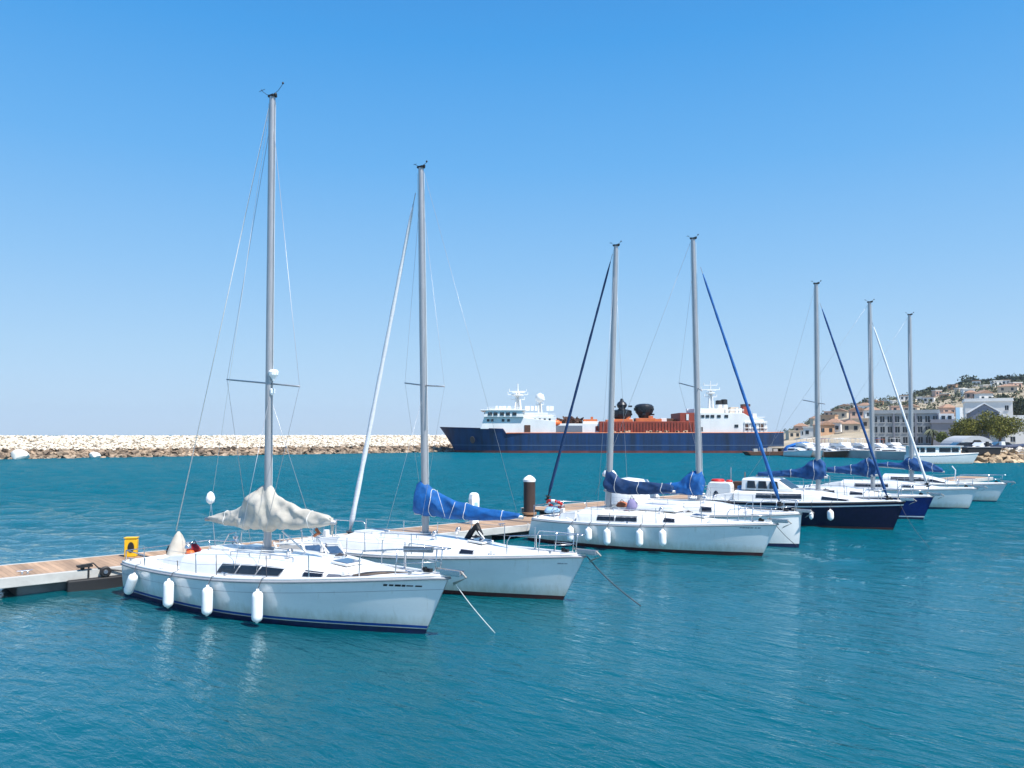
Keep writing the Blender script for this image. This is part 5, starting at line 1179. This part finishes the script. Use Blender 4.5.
sbox(522, 548, 412.5, 417.2, 'funnel_deck', SW, -4.6, 4.6); d2 = sbox(520, 556, 417, 421.3, 'upper_deckhouse', SW, -5.2, 5.2)
swin(d2, (525, 530, 535, 540, 545, 550), 418.3, 420.3, 2, -5.22)
b = MB()
for v in (409, 407.2):
    for y in (-5.8, 5.8): b.tube([(sx(487), y, sz_(v)), (sx(521), y, sz_(v))], .05, 5)
for u in range(487, 522, 4):
    for y in (-5.8, 5.8): b.tube([(sx(u), y, sz_(410)), (sx(u), y, sz_(407.2))], .05, 5)
for v in (415.5, 414):
    for y in (-4.9, 4.9): b.tube([(sx(524), y, sz_(v)), (sx(556), y, sz_(v))], .05, 5)
for u in range(524, 557, 4):
    for y in (-4.9, 4.9): b.tube([(sx(u), y, sz_(417)), (sx(u), y, sz_(414))], .05, 5)
b.build('railing', SW, sroot)
def ship_mast(u, vbase, vtop, scale=1.0, arms=((.3, 1.7), (.55, 2.4), (.8, 1.3)), platform=True):
    x, z0, z1 = sx(u), sz_(vbase), sz_(vtop); h = z1-z0; b = MB()
    for dx, dy in ((-1, -1), (1, -1), (1, 1), (-1, 1)): b.tube([(x+dx*.55*scale, dy*.55*scale, z0), (x+dx*.2*scale, dy*.2*scale, z0+h*.7)], .16*scale, 6)
    b.tube([(x, 0, z0), (x, 0, z1)], [.28*scale, .10*scale], 8)
    for q, L_ in arms: b.box((x, 0, z0+h*q), (L_*2*scale, .18, .18)); b.tube([(x-L_*scale, 0, z0+h*q), (x-L_*scale, 0, z0+h*q+.6)], .09, 5); b.tube([(x+L_*scale, 0, z0+h*q), (x+L_*scale, 0, z0+h*q+.5)], .09, 5)
    if platform: b.lathe((x, 0, z0+h*.55), [(.9*scale, 0), (1.1*scale, .12), (1.1*scale, .3), (.8*scale, .35)], 12)
    b.box((x+.2, -.3, z0+h*.68), (2.2*scale, .3, .28)); return b.build('signal_mast', SW, sroot)
ship_mast(518, 410, 382, 1.25, ((.42, 1.2), (.6, 1.75), (.72, 1.5))); ship_mast(541, 414, 391, .8, ((.45, 1.0), (.7, .8)), False)
b = MB(); b.lathe((sx(541), 0, sz_(397)), [(.3, -1.0), (.9, -.5), (1.05, .1), (.8, .8), (.2, 1.1)], 14); b.build('radome', SW, sroot, smooth=True)
b = MB()
for i, u in enumerate((496, 500, 504, 509, 528, 533, 537, 549, 553)):
    b = MB(); b.box((sx(u), 0, sz_(410)+.55), (random.uniform(.4, 1.0), .8, 1.0)); b.tube([(sx(u), 0, sz_(410)), (sx(u)+.1, 0, sz_(404.5)-random.uniform(0, .8))], .07, 5); b.build('roof_vent', SW, sroot)
# lifeboats
for u, y in ((550.5, -4.2), (554, 3.5)):
    b = MB(); b.lathe((sx(u)-1.0, y, sz_(423)), [(.1, 0), (.55, .4), (.75, 1.2), (.75, 2.4), (.5, 3.1), (.1, 3.4)], 12, axis=(1, 0, 0)); b.build('lifeboat', ORANGE, sroot, smooth=True)
md = sbox(556, 611, 423.5, 434, 'mid_deckhouse', SW, -4.6, 4.6)
b = MB(); b.box((sx(567), -4.66, (sz_(425.5)+sz_(432))/2), (sx(583)-sx(551), .14, abs(sz_(425.5)-sz_(432)))); b.build('shutter_panel', mat('ship_grey_panel', (.16, .19, .23), .6), md)
swin(md, (598, 602, 606), 426, 431, 3, -4.66, RUSTR, 'door')
sbox(584, 611, 421.3, 423.6, 'upper_hatch', SW, -4, 4)
# tangle of deck machinery
b = MB(); rr = random.Random(5)
for k in range(16):
    u = rr.uniform(562, 582); b.tube([(sx(u), rr.uniform(-3, 3), sz_(424)), (sx(u+rr.uniform(-5, 5)), rr.uniform(-3, 3), sz_(rr.uniform(416, 419))), (sx(u+rr.uniform(-4, 4)), rr.uniform(-3, 3), sz_(rr.uniform(417, 423)))], .22, 5)
for k in range(4): b.box((sx(564+k*5), rr.uniform(-3, 2), sz_(421.5)), (1.8, 1.6, 1.1), rz=rr.uniform(0, 1))
b.build('deck_machinery', BROWN, sroot)
b = MB(); b.box((sx(592), -2, sz_(420.6)), (3.0, 2, .7)); b.box((sx(594), -2, sz_(418.5)), (.5, .5, .9)); b.box((sx(557), -3, sz_(422.6)), (2.4, 1.5, .6)); b.build('deck_crane', RUSTO, sroot)
# red cargo block
rb = sbox(600, 697, 433.6, 421.3, 'cargo_block', RUSTR, -5.4, 5.4); rb2 = sbox(681.5, 697, 421.5, 412.6, 'tall_cargo_block', RUSTR, -5.0, 5.0)
b = MB()
for u in np.arange(604, 696, 3.1): b.box((sx(u), -5.46, (sz_(422)+sz_(433))/2), (.16, .14, 2.2))
b.build('rib', RUSTR, rb)
b = MB(); b.box((sx(689), -5.1, sz_(417)), (.5, .14, 1.3)); b.build('pale_hatch', SW, rb2)
b = MB(); rr = random.Random(9)
for k in range(22):
    u = rr.uniform(606, 695); b.box((sx(u), rr.uniform(-5, 0)-.6*0, sz_(432.6)), (rr.uniform(.3, 1.0), .5, rr.uniform(.4, .9)))
    b.box((sx(u), -5.75, sz_(433)+.2), (rr.uniform(.3, .9), .3, rr.uniform(.3, .8)))
b.build('deck_fittings', mat('pale_orange_fitting', (.65, .42, .28), .7), sroot)
for k, (u, v, m_) in enumerate(((611, 421, RUSTO), (634, 420.6, SW), (662, 420, RUSTO), (668, 420.3, SW), (674, 419.8, BROWN), (678, 420.4, RUSTO))):
    b = MB(); b.box((sx(u), -2.5+.5*k, sz_(v)), (rr.uniform(.8, 1.8), 1.6, rr.uniform(.6, 1.2))); b.build('deck_crate', m_, sroot, bevel=.04)
# two black reels on orange bases
for u, va, prof in ((625.5, 419.5, [(1.0, 0), (1.5, .2), (2.0, .7), (2.2, 1.3), (2.15, 2.0), (1.5, 2.2), (.9, 2.3), (.7, 2.5), (1.0, 2.8), (1.15, 3.3), (.9, 3.8), (.45, 4.1), (.3, 4.6), (.1, 4.7)]),
                    (648.5, 418.5, [(.9, 0), (1.2, .3), (1.4, .8), (1.9, 1.4), (2.1, 2.2), (2.1, 2.7), (1.7, 3.1), (1.0, 3.3), (.3, 3.35)])):
    b = MB(); b.lathe((sx(u), -1, sz_(va)), prof, 16)
    for k in range(12):
        a = rr.uniform(0, 6.28); z = rr.uniform(.8, 3.0); b.box((sx(u)+2.1*math.cos(a)*.9, -1+2.1*math.sin(a)*.9, sz_(va)+z), (.7, .7, .35), rz=a)
    b.build('black_reel', mat('ship_black_steel', (.015, .015, .018), .4, var=.4, scale=1), sroot)
    b = MB(); b.box((sx(u), -1, sz_(va)-.3), (4.2, 4, .9)); b.box((sx(u)+1.2, -2, sz_(va)+.2), (1.0, 1, .9)); b.build('reel_base', RUSTO, sroot, bevel=.05)
# aft deckhouse
b = MB(); b.prism([(sx(697), sz_(434)), (sx(697), sz_(412.5)), (sx(745), sz_(412.8)), (sx(752), sz_(417)), (sx(765), sz_(419)), (sx(769), sz_(426)), (sx(769), sz_(434))], -5.2, 5.2); ad = b.build('aft_deckhouse', SW, sroot, bevel=.06)
swin(ad, (704, 709, 714, 720.5, 728), 414.8, 417.5, 3.6, -5.26); swin(ad, (738,), 424.5, 427.3, 3.6, -5.26, name='porthole'); swin(ad, (703,), 427, 431, 2, -5.26, name='door')
sbox(697, 727, 408.2, 412.7, 'aft_bridge', SW, -4, 4); swin(sroot, (), 0, 0)
for k in range(14):
    u = rr.choice([699, 702, 706, 730, 735, 740, 744, 754, 758, 761])+rr.uniform(-.8, .8); b = MB(); b.box((sx(u), rr.uniform(-4, 3), sz_(413 if u < 745 else 418.5)+.5), (rr.uniform(.5, 1.6), 1.0, rr.uniform(.6, 1.4))); b.build('roof_vent', SW, sroot)
b = MB()
for v, ua, ub, yy in ((410.8, 728, 746, -5.1), (409.4, 728, 746, -5.1), (417.2, 752, 767, -5.1), (423, 746, 769, -5.35), (428, 746, 769, -5.35), (421.5, 746, 769, -5.35)):
    b.tube([(sx(ua), yy, sz_(v)), (sx(ub), yy, sz_(v))], .07, 5)
for u in range(746, 770, 4): b.tube([(sx(u), -5.35, sz_(433)), (sx(u), -5.35, sz_(421.5))], .06, 5)
b.build('railing', SW, sroot)
for u in (749, 756, 763):
    b = MB(); b.box((sx(u), -5.24, sz_(427)), (.8, .12, 1.2)); b.build('opening', BROWN, ad)
ship_mast(718.5, 409, 379, .9, ((.45, 1.5), (.7, 2.2), (.85, 1.6)))
for u, h0, m_, w_ in ((727, 399.5, None, .8), (732.5, 398.5, None, .8)):
    b = MB(); b.lathe((sx(u), 0, sz_(412)), [(w_, 0), (w_*.9, sz_(403.5)-sz_(412))], 14); fo_ = b.build('funnel', SW, sroot, smooth=True, angle=40)
    b = MB(); b.lathe((sx(u), 0, sz_(403.5)), [(w_*.93, 0), (w_*.88, sz_(h0)-sz_(403.5)), (w_*.5, sz_(h0)-sz_(403.5)+.1)], 14); b.build('funnel_cap', BLACK, fo_)
b = MB(); b.box((sx(754), 0, (sz_(404.5)+sz_(417))/2), (1.6, 2.2, sz_(404.5)-sz_(417)), taper=.9); b.build('funnel', RUSTR, sroot, bevel=.1); b = MB(); b.box((sx(754)+.1, 0, sz_(404.3)), (1.6, 2.1, .5)); b.build('funnel_cap', BROWN, sroot)
b = MB(); b.box((sx(742), 0, sz_(410)), (2.4, 3, 1.6), taper=.7); b.build('vent_house', mat('buff_paint', (.5, .42, .33), .6), sroot)
# anchor recess and bow lettering marks
b = MB(); b.lathe((sx(472), -4.35, sz_(440)), [(.55, 0), (.5, .1)], 14, axis=(-.25, -1, 0), sy=1.5); b.build('anchor_pocket', BLACK, sroot)
b = MB()
for k in range(5): b.box((sx(453.5)+k*.30, -2.15-k*.115, sz_(430.5)), (.2, .12, .36), rz=-.38)
b.build('bow_lettering', SW, sroot)

# barge and blue tarped boat by the ship stern
t = empty('work_barge', (at_depth(770, 452, 150).x, 150, 0), R(3), 'low rusty work barge with pale crates in front of the ship stern', 'barge')
b = MB(); b.prism([(-4.2, .05), (4.6, .05), (5.1, .75), (-4.9, .75)], -1.6, 1.6); b.build('hull', BROWN, t, bevel=.05)
b = MB(); rr = random.Random(2)
for k in range(10): b.box((rr.uniform(-3.5, 4), rr.uniform(-1.2, 1.2), 1.0), (rr.uniform(.5, 1.1), .7, rr.uniform(.4, .9)))
b.build('crates', mat('pale_crate', (.45, .43, .40), .7), t)
b = MB(); b.tube([(-2, 0, .7), (-2, 0, 2.2)], .06); b.build('post', STEEL, t)
t = empty('tarped_boat', (at_depth(788, 452, 146).x, 146, 0), R(12), 'small boat under a bright blue tarpaulin at the left end of the marina', 'boat')
hh = Hull(7, 2.6, .6, .8, .4); hh.band(lambda t_: float(hh.sheer(t_)), lambda t_: -.3).build('hull', BROWN, t)
b = MB(); b.loft([[(x, -1.2*w_, .7), (x, -.9*w_, 1.6*h), (x, 0, 2.1*h), (x, .9*w_, 1.6*h), (x, 1.2*w_, .7)] for x, w_, h in ((-.3, .9, .9), (1.5, 1, 1.15), (3.5, 1, 1.25), (5.2, .8, 1.05), (6.8, .3, .6))], closed=False); b.build('tarpaulin', mat('bright_tarp', (.02, .16, .50), .6), t, smooth=True)

# ---------------------------------------------------------------- marina motor boats (one builder per shape, then copies)
def cruiser(name, L, m, cab_h, fly, label):
    root = empty(name, (0, 0, 0), 0, label, 'boat', 'motor boats moored in the marina'); 
    class T: pass
    bt = T(); bt.root = root; H = Hull(L, L*.33, .9, 1.25, .9, trs=.88, full=2.2)
    hull_parts(H, root, m, BLUEAF, .06); deck_part(H, root, None)
    C = Cabin(H, .15, .80, .76, cab_h, nose=.5); C.build(root); C.window(root, .20, .50, .42, .85); C.window(root, .56, .66, .4, .8)
    if fly:
        b = MB(); x0 = L*.2; b.loft([[(x, -w_, z), (x, -w_*.9, z+h), (x, w_*.9, z+h), (x, w_, z)] for x, w_, z, h in ((x0, L*.11, 1.0+cab_h, .45), (x0+L*.2, L*.11, 1.0+cab_h, .5), (x0+L*.32, L*.09, 1.0+cab_h, .1))]); b.build('flybridge', WHITE, root, bevel=.05)
        b = MB()
        for sx_ in (x0+.2, x0+L*.18):
            for y in (-L*.09, L*.09): b.tube([(sx_, y, 1.4+cab_h), (sx_, y, 2.3+cab_h)], .03, 5)
        b.box((x0+L*.1, 0, 2.32+cab_h), (L*.24, L*.2, .05)); b.build('canopy', BLUEC if fly == 2 else (TERRA if fly == 3 else WHITE), root)
    b = MB()
    for s_ in (-1, 1): b.tube([H.edge(t_, .45, -.1, s_) for t_ in (.5, .65, .8, .93, 1.)], .02, 5)
    for s_ in (-1, 1):
        for t_ in (.5, .65, .8, .93): b.tube([H.edge(t_, 0, -.1, s_), H.edge(t_, .45, -.1, s_)], .018, 5)
    b.build('rail', STEEL, root); return root
protos = [('white', cruiser('motor_boat', 9, HULLW, .9, 1, 'x')), ('blue canopied', cruiser('motor_boat', 8, HULLW, .8, 2, 'x')), ('low white', cruiser('motor_boat', 7, HULLW, .65, 0, 'x')), ('dark hulled', cruiser('motor_boat', 8, NAVYH, .8, 1, 'x')), ('terracotta canopied', cruiser('motor_boat', 8, HULLW, .8, 3, 'x')), ('brown hulled', cruiser('motor_boat', 6.5, BROWN, .6, 0, 'x'))]
spots = [(800, 140, -78, 2), (808, 143, -70, 0), (816, 139, -95, 2), (824, 142, -80, 4), (832, 138, -60, 5), (840, 141, -85, 0), (848, 139, -72, 3), (856, 137, -55, 2), (866, 141, -80, 0), (875, 138, -90, 5), (884, 136, -75, 4), (893, 134, -60, 2), (900, 128, -35, 2),
         (812, 152, -60, 0), (828, 153, -80, 1), (846, 152, -100, 0), (862, 153, -70, 3), (880, 151, -80, 1), (896, 150, -90, 0)]
used = set(); lm = [(806, 'beside the tarped boat'), (814, 'just right of the blue tarpaulin'), (822, 'behind the navy yacht mast'), (835, 'right of the navy yacht mast'), (850, 'below the orange house'), (865, 'left of the blue yacht mast'), (880, 'right of the blue yacht mast'), (892, 'before the tour boat stern'), (2000, 'next to the tour boat stern')]
for i, (u, y, a, k) in enumerate(spots):
    nm, pr = protos[k]
    o = pr if k not in used else copy_tree(pr); used.add(k)
    o.location = (at_depth(u, 440, y).x, y, 0); o.rotation_euler = (0, 0, R(a))
    # centre the boat on its spot
    o.location.x -= math.cos(R(a))*4; o.location.y -= math.sin(R(a))*4
    o['label'] = f"{nm} motor boat in the {'front' if y < 148 else 'rear'} marina row {[q[1] for q in lm if u < q[0]][0]}"

# tour boat
p = at_depth(937, 466, 108); t = empty('tour_boat', (at_depth(908, 466, 108).x, 108, 0), R(-1), 'long white tour boat with a row of cabin windows moored by the quay rocks', 'boat')
TB = Hull(8.6, 3.0, 1.15, 1.45, .9, trs=.9, full=2.6)
hull_parts(TB, t, HULLW, BLUEAF, .05); deck_part(TB, t, None)
b = MB(); b.box((3.4, 0, 1.7), (6.2, 2.3, 1.25)); cb = b.build('cabin', WHITE, t, bevel=.06)
for k, (x, w_) in enumerate(((.75, .45), (1.45, .55), (2.55, 1.15), (4.4, 1.5), (5.75, .9))):
    b = MB(); b.box((x, -1.16, 1.88), (w_, .06, .55)); b.build('window', GLASS, cb); b = MB(); b.box((x, 1.16, 1.88), (w_, .06, .55)); b.build('window', GLASS, cb)
b = MB(); b.box((3.3, 0, 2.38), (7.0, 2.7, .10)); b.build('roof', WHITE, t, bevel=.03)
# RIB on trailer at the right edge
p = at_depth(1012, 452, 117); t = empty('rigid_inflatable', (p.x-1.2, 117.6, 1.35), R(4), 'dark blue inflatable boat parked on the quay at the right edge', 'boat')
b = MB()
for s_ in (-1, 1): b.tube([(-1.8, s_*.8, .75), (1.5, s_*.8, .78), (2.8, s_*.5, .9), (3.4, 0, 1.0)], .26, 10)
b.build('tube', mat('dark_blue_hypalon', (.02, .035, .08), .6), t, smooth=True)
b = MB(); b.loft([[(x, -w_, .7), (x, 0, .25), (x, w_, .7)] for x, w_ in ((-1.9, .75), (1.5, .75), (3.2, .1))], closed=True); b.build('hull', GREYRAIL, t)
b = MB(); b.box((.2, 0, 1.15), (.7, .6, .8), taper=.8); b.build('console', WHITE, t, bevel=.04); b = MB(); b.box((-2.1, 0, 1.15), (.35, .35, .8)); b.build('outboard', BLACK, t, bevel=.05)
b = MB(); b.box((.3, -.5, .15), (3.5, .08, .1)); b.box((.3, .5, .15), (3.5, .08, .1)); b.lathe((0, -.75, .15), [(.24, 0), (.24, .15)], 12, axis=(0, 1, 0)); b.lathe((0, .6, .15), [(.24, 0), (.24, .15)], 12, axis=(0, 1, 0)); b.build('trailer', BLACK, t)

# ---------------------------------------------------------------- haze over the harbour
hz = MB(); hz.box((0, 0, 42), (6500, 6500, 92)); ho_ = hz.build('haze', bpy.data.materials.new('harbour_haze')); ho_['kind'] = 'stuff'; ho_['label'] = 'thin pale blue sea haze over the harbour'
hm = ho_.data.materials[0]; hm.use_nodes = True; n_ = hm.node_tree.nodes; n_.remove(n_['Principled BSDF'])
pv = n_.new('ShaderNodeVolumePrincipled'); pv.inputs['Density'].default_value = .00012; pv.inputs['Color'].default_value = (.72, .86, 1, 1); pv.inputs['Anisotropy'].default_value = .2
hm.node_tree.links.new(pv.outputs[0], n_['Material Output'].inputs['Volume'])
